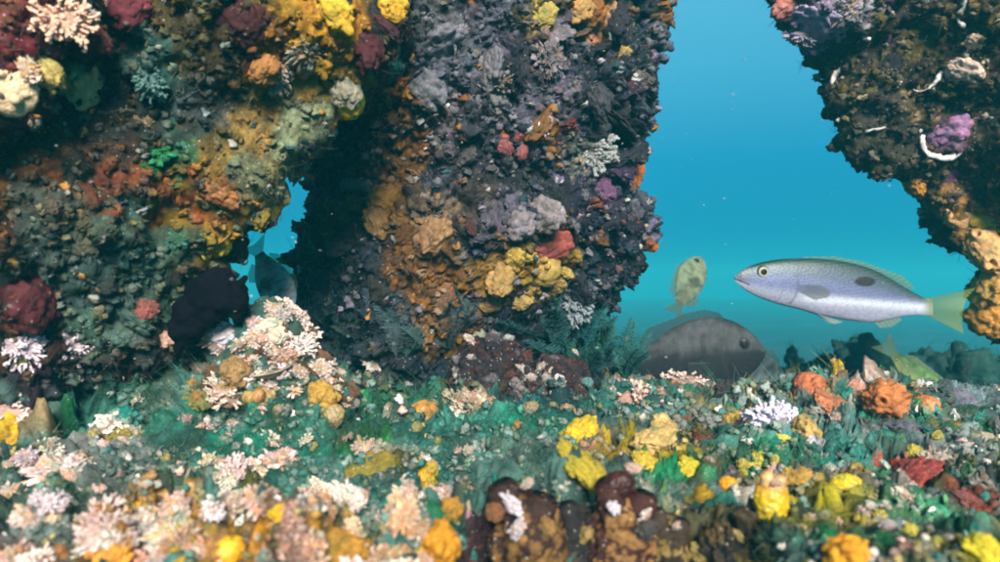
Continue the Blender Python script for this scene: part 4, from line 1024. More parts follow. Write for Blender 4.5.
def crowd_label(kind, colname, noun, w, u, v):
    d = sorted(LANDMARKS, key=lambda q: (q[0] - u) ** 2 + ((q[1] - v) * 1.6) ** 2)
    far = math.hypot(d[0][0] - u, (d[0][1] - v) * 1.6)
    size = 'tiny' if w < 14 else 'small' if w < 24 else 'middling'
    if far < 38: where = 'right beside the ' + d[0][2]
    else: where = 'near the ' + d[0][2]
    return '%s %s %s %s %s' % (size, SHAPE[kind], colname, noun, where)
CREAM, WPINK, OWHITE = ('cream', (0.60, 0.52, 0.42)), ('pinkish', WPK), ('white', (0.68, 0.63, 0.58))
for (n, box, kinds, name, szr, cols, noun, cat, grp, seed) in (
    (85, (0, 480, 395, 575), ['frill', 'spiky', 'frill', 'fluff'], 'coral_nub', (9, 26), [OWHITE, OWHITE, WPINK, CREAM], 'coral nub', 'coral', 'small coral nubs on the silt', 61),
    (40, (540, 1000, 395, 575), ['frill', 'lump', 'spiky'], 'coral_nub', (8, 20), [('cream', (0.5, 0.46, 0.40)), ('tan', (0.46, 0.38, 0.26)), ('pinkish', (0.5, 0.42, 0.42))], 'coral nub', 'coral', 'small coral nubs on the pale slope', 62),
    (28, (560, 1000, 410, 575), ['lump', 'porelump'], 'sponge_nodule', (9, 24), [('yellow', (0.44, 0.30, 0.05)), ('lemon yellow', (0.44, 0.37, 0.06)), ('tan', (0.38, 0.26, 0.09))], 'sponge nodule', 'sponge', 'yellow sponge nodules on the pale slope', 63),
    (20, (0, 460, 500, 575), ['lump', 'porelump'], 'sponge_nodule', (14, 32), [('orange', (0.52, 0.24, 0.03)), ('golden', (0.54, 0.33, 0.03)), ('rusty', (0.40, 0.17, 0.05))], 'sponge nodule', 'sponge', 'orange sponge nodules at the front of the ledge', 64),
    (66, (0, 450, 470, 575), ['fluff', 'frill', 'frill', 'spiky', 'fluff'], 'coral_lump', (26, 56), [('pinkish', (0.62, 0.48, 0.42)), ('cream', (0.64, 0.55, 0.48)), ('peach', (0.60, 0.40, 0.28)), ('white', (0.68, 0.60, 0.55))], 'coral lump', 'coral', 'coral lumps crowded at the front of the ledge', 66),
    (80, (208, 345, 296, 398), ['frill', 'spiky', 'valve', 'fluff', 'frill', 'lump'], 'mound_growth', (16, 36), [('pinkish', (0.60, 0.50, 0.44)), ('white', (0.66, 0.58, 0.54)), ('beige', (0.5, 0.4, 0.33)), ('brown', (0.12, 0.06, 0.03))], 'growth', 'coral', 'growths crowded on the shell mound', 67),
    (24, (180, 640, 385, 440), ['lump', 'porelump', 'smooth'], 'sponge_nodule', (10, 22), [('ochre', (0.34, 0.20, 0.05)), ('dull brown', (0.24, 0.16, 0.08)), ('olive', (0.18, 0.17, 0.05))], 'sponge nodule', 'sponge', 'sponge nodules in the green turf', 65)):
    random.seed(seed); k = 0; tries = 0
    while k < n and tries < n * 6:
        tries += 1
        u, v = random.uniform(box[0], box[1]), random.uniform(box[2], box[3])
        if 455 < u < 690 and v > 480: continue
        h = hit(u, v, 'ledge')
        if h is None or (not (u < 450 and v > 500) and noise(np.array([h[1][0]]) / 0.065, 140 + seed)[0] < 0.05 and name != 'mound_growth'): continue
        kd = random.choice(kinds); cn, cc = random.choice(cols); w0 = random.uniform(*szr)
        for q in range(random.choice((1, 2, 3, 4))):
            uu, vv, w = (u, v, w0) if q == 0 else (u + random.gauss(0, 20), v + random.gauss(0, 8), w0 * random.uniform(0.5, 1.0))
            if 455 < uu < 690 and vv > 480: continue
            o = put(kd, uu, vv, w, jit(cc, 0.2), name, crowd_label(kd, cn, noun, w, uu, vv), cat, grp, up=0.5, sink=0.25, tall=random.uniform(0.7, 1.1), which='ledge')
            k += o is not None

# ---------------------------------------------------------------- black sponge against the water
def black_sponge():
    root = link('black_sponge', None); h = hit(200, 345); base = h[1][0] if h else P(205, 340, 0.72)
    Yd = 0.69
    V, T = ico(5)
    mb = MB()
    for (u, v, r, s) in ((212, 296, 26, 1), (196, 312, 22, 2), (232, 298, 16, 3), (185, 328, 16, 4), (222, 280, 14, 5)):
        p = V + s * 4
        mb.add(V * (1 + 0.22 * fbm(p * 1.6, 3, s) + 0.06 * fbm(p * 6, 2, s))[:, None] * (r / F * Yd) * np.array((1, 0.8, 1)) + P(u, v, Yd), T, BLACK)
    me = mb.mesh('t', []); ob = link('tmp', me)
    md = ob.modifiers.new('r', 'REMESH'); md.mode = 'VOXEL'; md.voxel_size = 0.002
    m2 = ob.evaluated_get(bpy.context.evaluated_depsgraph_get()).to_mesh(); m2.calc_loop_triangles()
    VV = np.zeros(len(m2.vertices) * 3); m2.vertices.foreach_get('co', VV); VV = VV.reshape(-1, 3)
    TT = np.zeros(len(m2.loop_triangles) * 3, dtype=np.int32); m2.loop_triangles.foreach_get('vertices', TT); TT = TT.reshape(-1, 3)
    bpy.data.objects.remove(ob)
    VV = relax(VV, TT, 2)
    VV = VV + normals_of(VV, TT) * (0.005 * fbm(VV / 0.012, 4, 3))[:, None]
    c = np.ones((len(VV), 3)) * np.array((0.006, 0.005, 0.010)) * (1 + 0.5 * fbm(VV / 0.02, 2, 4))[:, None]
    link('body', make_mesh('black_body', VV, TT, c * 0.5, [M_black]), root)
    for (pts, r0) in (([(232, 292), (240, 284), (246, 277)], 5.5), ([(236, 300), (243, 303), (247, 300)], 4.5), ([(228, 312), (238, 318), (240, 312)], 4.5), ([(190, 335), (180, 342), (178, 352)], 8)):
        v, t = tube([P(u, v_, Yd) for u, v_ in pts], [r0 / F * Yd, r0 * 0.8 / F * Yd, r0 * 0.5 / F * Yd], 9)
        link('lobe', make_mesh('lobe', v, t, np.full((len(v), 3), 0.003), [M_black]), root)
    tag(root, 'jet black lobed sponge silhouetted against blue water beside the dark rock', 'sponge')
black_sponge()

# ---------------------------------------------------------------- brown mottled sea squirts in the notch, yellow squirt on the slope
def big_squirt(u, vtop, vbase, wpx, Yd, seed, label, dark, lite, caps):
    root = link('sea_squirt', None)
    s = wpx / 2 / F * Yd; tallm = (vbase - vtop) / F * Yd
    V, T, c, mot = squirt_mesh(seed, 1.0)
    V = V * np.array((s, s, tallm / 2))
    p = V + 3.3 * seed
    nn_ = normals_of(V, T)
    V = V + nn_ * (0.0050 * fbm(p / 0.016, 3, seed + 3) + 0.0026 * fbm(p / 0.005, 3, seed + 4))[:, None]
    mot = sstep(0.0, 0.18, fbm(p / 0.0045, 4, seed + 6) + 0.25 * fbm(p / 0.02, 2, seed + 7))
    c = blend(np.ones((len(V), 3)) * np.asarray(dark), mot, lite) * (1 + 0.35 * fbm(p / 0.006, 3, seed))[:, None]
    base = P(u, vbase, Yd)
    o = link('body', make_mesh('squirt_body', V, T, np.clip(c, 0.004, 0.8), [M_rock]), root)
    root.location = base
    for (du, dv, r, col, kind, nm, dy) in caps:
        q = link(nm, random.choice(VAR[kind]), root, color=col)
        ss = r / F * Yd
        q.location = (du / F * Yd, dy * s, -(dv - vbase) / F * Yd)
        q.scale = (ss, ss, ss * 0.8)
        q.rotation_euler = (0.9 if dy < 0 else 0.1, 0, random.uniform(0, 6))
    # two siphons
    for sg, hgt in ((-1, 1.0), (1, 0.86)):
        b = np.array((sg * s * 0.35, -s * 0.1, tallm * 0.80 * hgt)); d = np.array((sg * 0.25, -0.15, 1.0)) * tallm * 0.24
        v, t = tube([b, b + d * 0.5, b + d * 0.9, b + d, b + d * 0.85, b + d * 0.5], np.array([0.5, 0.42, 0.42, 0.36, 0.24, 0.2]) * s, 14)
        v += 0.0012 * np.stack([fbm(v / 0.01 + k, 2, seed + k) for k in range(3)], 1)
        link('siphon', make_mesh('siphon', v, t, np.ones((len(v), 3)) * np.asarray(dark) * 1.2, [M_smooth if False else M_rock]), root)
    tag(root, label, 'sea squirt')
DK, LT = (0.024, 0.010, 0.007), (0.15, 0.075, 0.020)
big_squirt(522, 486, 600, 76, 0.455, 2, 'dark brown mottled sea squirt with white crust between its siphons', DK, LT,
    [(-12, 497, 15, (0.66, 0.60, 0.60), 'fluff', 'white_crust', -0.75), (-6, 518, 12, (0.64, 0.58, 0.62), 'fluff', 'white_crust', -0.95), (6, 482, 9, (0.6, 0.55, 0.5), 'frill', 'white_tuft', -0.2), (-26, 505, 10, (0.2, 0.08, 0.03), 'lump', 'brown_nodule', -0.6), (22, 520, 12, (0.26, 0.14, 0.04), 'lump', 'tan_nodule', -0.6)])
big_squirt(625, 483, 600, 66, 0.46, 5, 'dark brown mottled sea squirt with maroon round top and pale tufts', (0.035, 0.010, 0.007), (0.20, 0.10, 0.03),
    [(-6, 486, 18, (0.045, 0.010, 0.008), 'smooth', 'maroon_knob', -0.2), (16, 508, 10, (0.6, 0.52, 0.46), 'frill', 'white_tuft', -0.7), (-16, 500, 8, (0.6, 0.56, 0.58), 'fluff', 'white_crust', -0.8), (8, 470, 9, (0.55, 0.36, 0.28), 'lump', 'pink_nodule', 0.1), (18, 524, 13, (0.06, 0.05, 0.045), 'lump', 'dark_nodule', -0.7)])
big_squirt(580, 505, 600, 50, 0.47, 7, 'blackish sea squirt sunk between two brown mottled sea squirts', (0.012, 0.009, 0.010), (0.06, 0.05, 0.03), [(5, 528, 9, (0.3, 0.2, 0.06), 'lump', 'tan_nodule', -0.7)])
big_squirt(480, 515, 600, 46, 0.48, 9, 'dark maroon sea squirt beside the bright orange sponge', (0.014, 0.006, 0.008), (0.05, 0.016, 0.012), [(-12, 512, 6, (0.5, 0.3, 0.4), 'frill', 'pink_tuft', -0.4)])
big_squirt(668, 512, 600, 44, 0.47, 12, 'gritty dark brown sea squirt next to the pale slope', (0.03, 0.018, 0.010), (0.16, 0.11, 0.03), [(4, 522, 7, (0.5, 0.44, 0.4), 'frill', 'white_tuft', -0.6)])

def yellow_squirt():
    h = hit(771, 516); pos, nor, Yd, _ = h[1]
    root = link('sea_squirt', None, loc=pos)
    s = 17 / F * Yd
    V, T, c, mot = squirt_mesh(3, 1.35)
    z = V[:, 2] / V[:, 2].max()
    c = blend(np.ones((len(V), 3)) * np.array((0.60, 0.40, 0.008)), sstep(0.5, 0.8, z + 0.12 * fbm(V * 2, 3, 4)), (0.62, 0.27, 0.03)) * c
    o = link('body', make_mesh('yellow_body', V * s - np.array((0, 0, 0.25 * s)), T, np.clip(c, 0.01, 0.8), [M_smooth]), root, color=(1, 1, 1))
    for dx, hgt in ((-0.3, 1.0), (0.35, 0.92)):
        b = np.array((dx * s, -0.2 * s, 2.05 * s * hgt)); d = np.array((dx * 0.6, -0.3, 1.0)) * s * 0.6
        v, t = tube([b, b + d * 0.5, b + d, b + d * 0.8, b + d * 0.4], np.array([0.45, 0.36, 0.34, 0.2, 0.16]) * s, 14)
        link('siphon', make_mesh('siphon', v, t, np.ones((len(v), 3)) * np.array((0.5, 0.30, 0.12)), [M_smooth]), root, color=(1, 1, 1))
    q = link('white_tuft', VAR['frill'][2], root, color=(0.6, 0.5, 0.42)); q.scale = (s * 0.45,) * 3; q.location = (0, -0.55 * s, 2.1 * s)
    tag(root, 'bright yellow bottle-shaped sea squirt with orange shoulders', 'sea squirt')
yellow_squirt()

# ---------------------------------------------------------------- dark red encrusted rocks before the pillar, gritty brown rock at the front
def crust_rock(u, vtop, vbase, wpx, Yd, seed, label, pal, extras, base=BLACK):
    root = link('crusted_rock', None)
    V, T = ico(6); w = wpx / 2 / F * Yd; hh = (vbase - vtop) / F * Yd
    p = V + seed * 2.3
    V = V * (1 + 0.30 * fbm(p * 1.3, 3, seed))[:, None]
    V = V * np.array((w, w * 0.8, hh))
    root.location = P(u, vbase, Yd)
    N = normals_of(V, T)
    d, c, idn, e = mosaic(V + seed, N, 0.016, seed, pal, 0.009, base)
    d2, c2, _, _ = mosaic(V + seed, N, 0.005, seed + 1, [(1, (0.5, 0.5, 0.5)), (1, (1, 1, 1)), (0.6, (1.7, 1.7, 1.7))], 0.003, (0.5, 0.5, 0.5))
    V = V + N * (d + d2)[:, None]
    link('rock_body', make_mesh('rock_body', V, T, np.clip(c * c2, 0.004, 0.7), [M_rock]), root)
    for (du, v, r, col, kind, nm) in extras:
        q = link(nm, random.choice(VAR[kind]), root, color=col); s = r / F * Yd
        q.scale = (s, s, s * 0.8)
        x0 = du / F * Yd; z0 = (vbase - v) / F * Yd
        q.location = (x0, -w * 0.8 * math.sqrt(max(0.02, 1 - min(0.97, (x0 / w) ** 2 + (z0 / hh) ** 2))), z0)
        q.rotation_euler = (0.8, 0, random.uniform(0, 6))
    tag(root, label, 'rock')
RP = [(2, (0.035, 0.010, 0.012)), (2, (0.05, 0.018, 0.018)), (1, (0.02, 0.012, 0.02)), (0.7, (0.12, 0.10, 0.11)), (0.5, (0.10, 0.03, 0.02)), (0.3, (0.3, 0.28, 0.28))]
WT = (0.52, 0.49, 0.48)
crust_rock(492, 336, 385, 78, 0.93, 41, 'dark wine red rock speckled with white crust at the pillar foot', RP, [(-22, 340, 9, WT, 'frill', 'white_crust'), (-20, 357, 7, WT, 'frill', 'white_crust'), (-33, 362, 5, (0.5, 0.36, 0.22), 'lump', 'tan_nodule'), (30, 368, 8, WT, 'frill', 'white_crust')])
crust_rock(560, 352, 392, 66, 0.93, 43, 'smaller blackish red rock with scattered white tufts at the pillar foot', RP, [(-18, 366, 9, WT, 'frill', 'white_tuft'), (-2, 376, 7, WT, 'frill', 'white_tuft'), (15, 352, 5, WT, 'frill', 'white_tuft'), (-6, 372, 10, (0.34, 0.3, 0.2), 'lip', 'shell_rim'), (25, 380, 6, (0.1, 0.2, 0.2), 'lump', 'teal_nodule')])
crust_rock(530, 372, 400, 40, 0.90, 45, 'pale crusted pebble wedged between the two dark red rocks', [(2, (0.2, 0.17, 0.17)), (1, (0.3, 0.27, 0.24)), (1, (0.05, 0.03, 0.03))], [(0, 378, 8, WT, 'frill', 'white_tuft')])
crust_rock(752, 522, 575, 110, 0.46, 47, 'gritty dark brown rock speckled with yellow at the front of the ledge', [(3, (0.05, 0.035, 0.018)), (2, (0.09, 0.06, 0.02)), (1, (0.02, 0.014, 0.01)), (0.6, (0.26, 0.19, 0.05)), (0.3, (0.4, 0.35, 0.25))], [(-20, 530, 7, (0.4, 0.3, 0.1), 'lump', 'yellow_nodule'), (30, 528, 6, (0.5, 0.45, 0.4), 'frill', 'white_tuft')])
crust_rock(385, 528, 580, 44, 0.45, 49, 'dark maroon lump painted as a shaded hollow framed by ochre sponge', [(2, (0.035, 0.008, 0.006)), (1, (0.06, 0.018, 0.008))], [(-14, 545, 10, (0.4, 0.2, 0.02), 'lump', 'ochre_sponge'), (16, 545, 10, (0.5, 0.22, 0.02), 'lump', 'orange_sponge')])  # solid lump; its dark colour stands in for a hollow's shade

# ---------------------------------------------------------------- labelled growths on the pillar, feather hydroids at its foot
put('fluff', 590, 150, 54, (0.24, 0.25, 0.23), 'fuzzy_anemone', 'pale fuzzy rounded anemone with a yellowish middle on the pillar', 'anemone', which='pillar', up=0.0, tall=0.6, variant=0)
put('lump', 549, 246, 40, (0.27, 0.055, 0.04), 'red_sponge', 'smooth brick red sponge pad on the pillar above yellow sponges', 'sponge', which='pillar', up=0.0, tall=0.5, sink=0.0)
put('fluff', 573, 302, 50, (0.17, 0.20, 0.20), 'fuzzy_coral', 'grey fuzzy soft coral below the yellow sponges of the pillar', 'coral', which='pillar', up=0.0, tall=0.7, variant=1)
random.seed(77)
for (n, ub, vb, sz, col, label, grp) in ((22, (548, 652), (335, 378), (60, 110), (0.022, 0.085, 0.08), 'dark teal feathery hydroid by the dark grey fish', 'feathery hydroids on the open side of the pillar foot'),
                                        (26, (312, 470), (315, 360), (50, 90), (0.05, 0.085, 0.09), 'slate grey feathery hydroid by the shell mound', 'feathery hydroids at the shaded pillar foot')):
    k = tries = 0
    while k < n and tries < 200:
        tries += 1
        u, v = random.uniform(*ub), random.uniform(*vb)
        h = hit(u, v)
        if h is None or h[0] not in ('ledge', 'pillar') or h[1][2] < 0.9: continue
        w = random.uniform(*sz)
        lab = ('tall ' if w > (sz[0] + sz[1]) / 2 else 'short ') + label + (', growing on the pillar' if h[0] == 'pillar' else ', rooted on the ledge')
        o = put('fern', u, v, w, jit(col, 0.35), 'feather_hydroid', lab, 'hydroid', grp, up=0.7, sink=0.05)
        k += 1

# ---------------------------------------------------------------- far mounds with shaggy algae
def shaggy(o, V, T, col, n, L, seed):
    r = np.random.default_rng(seed); N = normals_of(V, T); mb = MB()
    for k in range(n):
        i = r.integers(len(V))
        if V[i, 2] < -0.1: continue
        for j in range(3):
            t, b, nn = frame(N[i] + r.normal(size=3) * 0.6 + np.array((0, 0, 0.5)))
            vv, tt_ = STR[r.integers(len(STR))]
            mb.add((vv[:, :1] * t + vv[:, 1:2] * b) * L * 2.2 + vv[:, 2:] * nn * L * r.uniform(0.5, 1.3) + V[i], tt_, np.array(col) * r.uniform(0.5, 1.5))
    q = link('algae_fringe', mb.mesh('algae_fringe', [M_far]), o); q['kind'] = 'stuff'
MG = (0.006, 0.040, 0.032)
for k, (u, vt, Yd, w, lab) in enumerate(((850, 338, 2.4, 110, 'tall rounded dark algae mound behind the snapper'), (795, 348, 2.3, 80, 'low dark algae mound between the dark grey fish and the tall mound'), (935, 348, 2.5, 130, 'broad dark algae mound behind the green tailed fish'),
        (1010, 352, 2.4, 120, 'dark algae mound below the hanging rock tip'), (730, 372, 2.6, 160, 'faint low algae mound behind the dark grey fish'), (625, 348, 2.4, 90, 'dim algae mound half hidden by the hydroids of the pillar foot'), (892, 356, 2.1, 100, 'shaggy dark algae mound under the snapper tail'), (270, 338, 2.2, 150, 'dim algae mound seen through the gap beside the black sponge'),
        (820, 350, 1.8, 70, 'small weedy mound just behind the orange finger sponge'), (868, 346, 1.9, 70, 'small weedy mound just behind the pale pointed shell'), (960, 352, 1.8, 90, 'weedy mound just behind the grey mauve sponge hump'), (1000, 346, 2.2, 110, 'tall weedy mound behind the beige bristly coral tuft'), (760, 366, 2.0, 80, 'low weedy mound just behind the pale blue grey fish'))):
    o, V, T = mound(u, vt, Yd, w, lab, MG, 60 + k)
    shaggy(o, V, T, MG, 1500, 0.008, 600 + k)

# ================================================================== FISH
def fish_material(name, rough=0.38, spec=0.5, sheen=0.0, metal=0.0):
    m, t, b = new_mat(name)
    at = t.nodes.new('ShaderNodeAttribute'); at.attribute_name = 'col'
    tcn = t.nodes.new('ShaderNodeTexCoord')
    vo = t.nodes.new('ShaderNodeTexVoronoi'); vo.inputs['Scale'].default_value = 260
    mp = t.nodes.new('ShaderNodeMapping'); mp.inputs['Scale'].default_value = (1.0, 1.0, 1.4)
    t.links.new(tcn.outputs['Object'], mp.inputs['Vector']); t.links.new(mp.outputs[0], vo.inputs['Vector'])
    g = noise_node(t, 90, 3, 0.6, tcn.outputs['Object'])
    c = mixc(t, mrange(t, vo.outputs['Distance'], 0.3, 0.9, 0.0, 0.6), at.outputs['Color'], mixc(t, 1.0, at.outputs['Color'], (0.6, 0.62, 0.65), 'MULTIPLY'))
    c = mixc(t, mrange(t, g, 0.4, 0.65, 0.0, 0.35), c, mixc(t, 1.0, c, (0.7, 0.75, 0.75), 'MULTIPLY'))
    t.links.new(c, b.inputs['Base Color'])
    b.inputs['Roughness'].default_value = rough; b.inputs['Specular IOR Level'].default_value = spec; b.inputs['Metallic'].default_value = metal
    bp = t.nodes.new('ShaderNodeBump'); bp.inputs['Strength'].default_value = 0.2; bp.inputs['Distance'].default_value = 0.001
    t.links.new(vo.outputs['Distance'], bp.inputs['Height']); t.links.new(bp.outputs[0], b.inputs['Normal'])
    return m
M_fish = fish_material('silver_fish_skin', 0.42, 0.35, metal=0.15)
M_dull = fish_material('dull_fish_skin', 0.6, 0.12)
def fin_material():
    m, t, b = new_mat('fin_membrane')
    at = t.nodes.new('ShaderNodeAttribute'); at.attribute_name = 'col'
    t.links.new(at.outputs['Color'], b.inputs['Base Color']); b.inputs['Roughness'].default_value = 0.5
    tr = t.nodes.new('ShaderNodeBsdfTransparent'); tl = t.nodes.new('ShaderNodeBsdfTranslucent')
    t.links.new(at.outputs['Color'], tl.inputs['Color'])
    m1 = t.nodes.new('ShaderNodeMixShader'); m1.inputs[0].default_value = 0.45
    t.links.new(b.outputs[0], m1.inputs[1]); t.links.new(tl.outputs[0], m1.inputs[2])
    m2 = t.nodes.new('ShaderNodeMixShader'); m2.inputs[0].default_value = 0.60
    t.links.new(m1.outputs[0], m2.inputs[1]); t.links.new(tr.outputs[0], m2.inputs[2])
    t.links.new(m2.outputs[0], t.nodes['Material Output'].inputs[0])
    return m
M_fin = fin_material()
M_eye, t_, b_ = new_mat('fish_eye'); b_.inputs['Roughness'].default_value = 0.35; b_.inputs['Specular IOR Level'].default_value = 0.08
at_ = t_.nodes.new('ShaderNodeAttribute'); at_.attribute_name = 'col'; t_.links.new(at_.outputs['Color'], b_.inputs['Base Color'])

def crom(xs, ts, q):
    """Catmull-Rom through samples"""
    xs = np.asarray(xs, float); ts = np.asarray(ts, float)
    m = np.gradient(xs, ts); k = np.clip(np.searchsorted(ts, q) - 1, 0, len(ts) - 2)
    h = ts[k + 1] - ts[k]; s = (q - ts[k]) / h
    return (2 * s ** 3 - 3 * s ** 2 + 1) * xs[k] + (s ** 3 - 2 * s ** 2 + s) * h * m[k] + (-2 * s ** 3 + 3 * s ** 2) * xs[k + 1] + (s ** 3 - s ** 2) * h * m[k + 1]

def fish_body(st, wid, colfn, n=90, k=36, bend=0.0):
    """st rows: x, top, bottom (metres); head at small x"""
    st = np.asarray(st, float)
    q = st[0, 0] + (st[-1, 0] - st[0, 0]) * (np.linspace(0, 1, n) ** 1.15)
    top = crom(st[:, 1], st[:, 0], q); bot = crom(st[:, 2], st[:, 0], q)
    f = (q - q[0]) / (q[-1] - q[0])
    hw = np.interp(f, [0, 0.03, 0.12, 0.3, 0.5, 0.75, 0.93, 1], np.array([0.25, 0.5, 0.62, 0.60, 0.52, 0.42, 0.32, 0.10])) * wid * (top - bot) / 2 * 1.25
    an = np.arange(k) / k * 2 * math.pi
    mid = (top + bot) / 2; hh = (top - bot) / 2
    V = np.stack([np.repeat(q[:, None], k, 1), hw[:, None] * np.sign(np.sin(an)) * np.abs(np.sin(an)) ** 0.9 + 0 * q[:, None] + (bend * f ** 2)[:, None], mid[:, None] + hh[:, None] * np.cos(an)], -1).reshape(-1, 3)
    zr = np.tile(np.cos(an), n); ff = np.repeat(f, k)
    T = grid_tris(k, n, True)
    V = np.concatenate([V, [[q[0] - 0.3 * hh[0], 0, mid[0]]], [[q[-1], bend, mid[-1]]]])
    capA = np.array([[(i + 1) % k, i, n * k] for i in range(k)]); capB = np.array([[(n - 1) * k + i, (n - 1) * k + (i + 1) % k, n * k + 1] for i in range(k)])
    zr = np.append(zr, [0, 0]); ff = np.append(ff, [0, 1])
    return V, np.concatenate([T, capA, capB]), colfn(V, ff, zr)

def fin_mesh(base, edge, col, tipcol=None, nr=22, th=0.0005, ywave=0.0):
    """ray fin between a base line and an outer edge, thin but with two faces"""
    base, edge = np.asarray(base, float), np.asarray(edge, float)
    s = np.linspace(0, 1, nr)
    B = np.stack([np.interp(s, np.linspace(0, 1, len(base)), base[:, i]) for i in range(3)], 1)
    E = np.stack([np.interp(s, np.linspace(0, 1, len(edge)), edge[:, i]) for i in range(3)], 1)
    E = E + (np.arange(nr) % 2)[:, None] * (B - E) * 0.05
    m = 6; G = []
    for j in range(m):
        f = j / (m - 1); L = B * (1 - f) + E * f
        L[:, 1] += ywave * np.sin(s * 9) * f + th * 1.2 * (np.arange(nr) % 2)
        G.append(L)
    G = np.concatenate(G); tc_ = np.asarray(tipcol if tipcol is not None else col)
    f = np.repeat(np.linspace(0, 1, m), nr)[:, None]
    C = (np.asarray(col) * (1 - f) + tc_ * f) * np.tile(0.75 + 0.45 * (np.arange(nr) % 2), m)[:, None]
    T = grid_tris(nr, m); n = len(G)
    return make_mesh('fin', np.concatenate([G + (0, th, 0), G - (0, th, 0)]), np.concatenate([T, T[:, ::-1] + n]), np.concatenate([C, C]), [M_fin])

def eye_mesh(r, iris=(0.45, 0.42, 0.30)):
    """domed iris with a dark rim, facing -y, and the pupil that sits on it"""
    k = 28; an = np.arange(k) / k * 2 * math.pi
    def lathe(rings, cols, nm):
        V = np.concatenate([np.stack([np.cos(an) * ra * r, np.full(k, -h * r), np.sin(an) * ra * r], 1) for ra, h in rings])
        C = np.concatenate([np.repeat([c], k, 0) for c in cols])
        return make_mesh(nm, V, grid_tris(k, len(rings), True)[:, ::-1], C, [M_eye])
    dark = (0.03, 0.035, 0.03)
    return (lathe([(0, 0.36), (0.25, 0.355), (0.52, 0.33), (0.80, 0.22), (0.84, 0.20), (1.0, 0.0), (1.02, -0.3)], [iris] * 4 + [dark] * 3, 'iris'),
            lathe([(0, 0.43), (0.25, 0.42), (0.46, 0.38), (0.52, 0.31)], [(0.004, 0.004, 0.005)] * 4, 'pupil'))
def add_eye(parent, loc, r, iris, flip):
    a_, b_ = eye_mesh(r, iris)
    o = link('eye', a_, parent, loc=loc); link('pupil', b_, o)
    if flip: o.rotation_euler = (0, 0, math.pi)

# ---- the snapper, traced in side view; its distance comes from its usual size (about 0.38 m long)
YS = 1.15; sS = YS / F; U0, V0_ = 850, 290
L = lambda u, v, y=0.0: (((u - U0) * sS), y, (V0_ - v) * sS)
rowsS = [(735, 276.2, 280.5), (739, 272.3, 285), (746, 268, 290.5), (757, 263.6, 296.5), (770, 260.6, 301.5), (785, 258.8, 305.8), (800, 258.3, 309.5), (815, 258.5, 314), (835, 260.2, 318), (855, 264, 321), (875, 270.5, 322), (892, 279.5, 318.5), (905, 287.5, 315.8), (915, 293, 314.8), (924, 297.5, 315), (933, 299.5, 315.5)]
stS = [((u - U0) * sS, (V0_ - t) * sS, (V0_ - b) * sS) for u, t, b in rowsS]
def colS(V, f, z):
    u = V[:, 0] / sS + U0; v = V0_ - V[:, 2] / sS
    n = fbm(V / 0.012, 3, 5)
    c = np.ones((len(V), 3)) * np.array((0.19, 0.21, 0.37))                      # silvery lilac flank
    c = blend(c, sstep(-0.1, -0.55, z), (0.42, 0.42, 0.52))
    c = blend(c, 0.85 * sstep(0.05, 0.48, z + 0.06 * n), (0.085, 0.12, 0.15))
    c = blend(c, sstep(0.40, 0.86, z + 0.06 * n), (0.016, 0.055, 0.045))
    stripes = 0.5 + 0.5 * np.sin((v + 0.10 * (u - 800)) * 1.9)
    c = blend(c, 0.4 * stripes * sstep(-0.5, 0.1, z) * sstep(0.2, 0.3, f), (0.09, 0.11, 0.13))
    band = np.exp(-((v - (302 + (u - 850) * 0.075)) / 4.5) ** 2) * sstep(0.25, 0.4, f)
    c = blend(c, 0.9 * band, (0.80, 0.80, 0.84))
    spot = np.sqrt(((u - 862) / 11) ** 2 + ((v - 281.5) / 5.0) ** 2)
    c = blend(c, 1 - sstep(0.85, 1.15, spot + 0.1 * n), (0.012, 0.012, 0.014))
    c = blend(c, 0.8 * (1 - sstep(0.04, 0.10, f)) * (z > -0.2), (0.17, 0.18, 0.20))
    gill = np.abs(u - (788 + 7 * np.cos((v - 284) / 13))) + 50 * ((v < 268) | (v > 304))
    c = blend(c, 0.5 * (1 - sstep(0.5, 2.0, gill)), (0.10, 0.11, 0.14))
    gill2 = np.abs(u - (775 + 5 * np.cos((v - 286) / 12))) + 50 * ((v < 276) | (v > 300))
    c = blend(c, 0.3 * (1 - sstep(0.4, 1.5, gill2)), (0.16, 0.16, 0.2))
    mouth = np.abs(v - (279 + (u - 735) * 0.42)) + 50 * ((u > 749))
    c = blend(c, 0.9 * (1 - sstep(0.4, 1.1, mouth)), (0.02, 0.02, 0.025))
    c = blend(c, 0.8 * sstep(0.93, 0.99, f), (0.22, 0.27, 0.10))
    return np.clip(c * np.array((0.60, 0.62, 0.66)), 0.005, 0.85)
snap = link('snapper', None, loc=P(U0, V0_, YS))
Vb, Tb, Cb = fish_body(stS, 0.42, colS, 190, 150)
link('body', make_mesh('snapper_body', Vb, Tb, Cb, [M_fish]), snap)
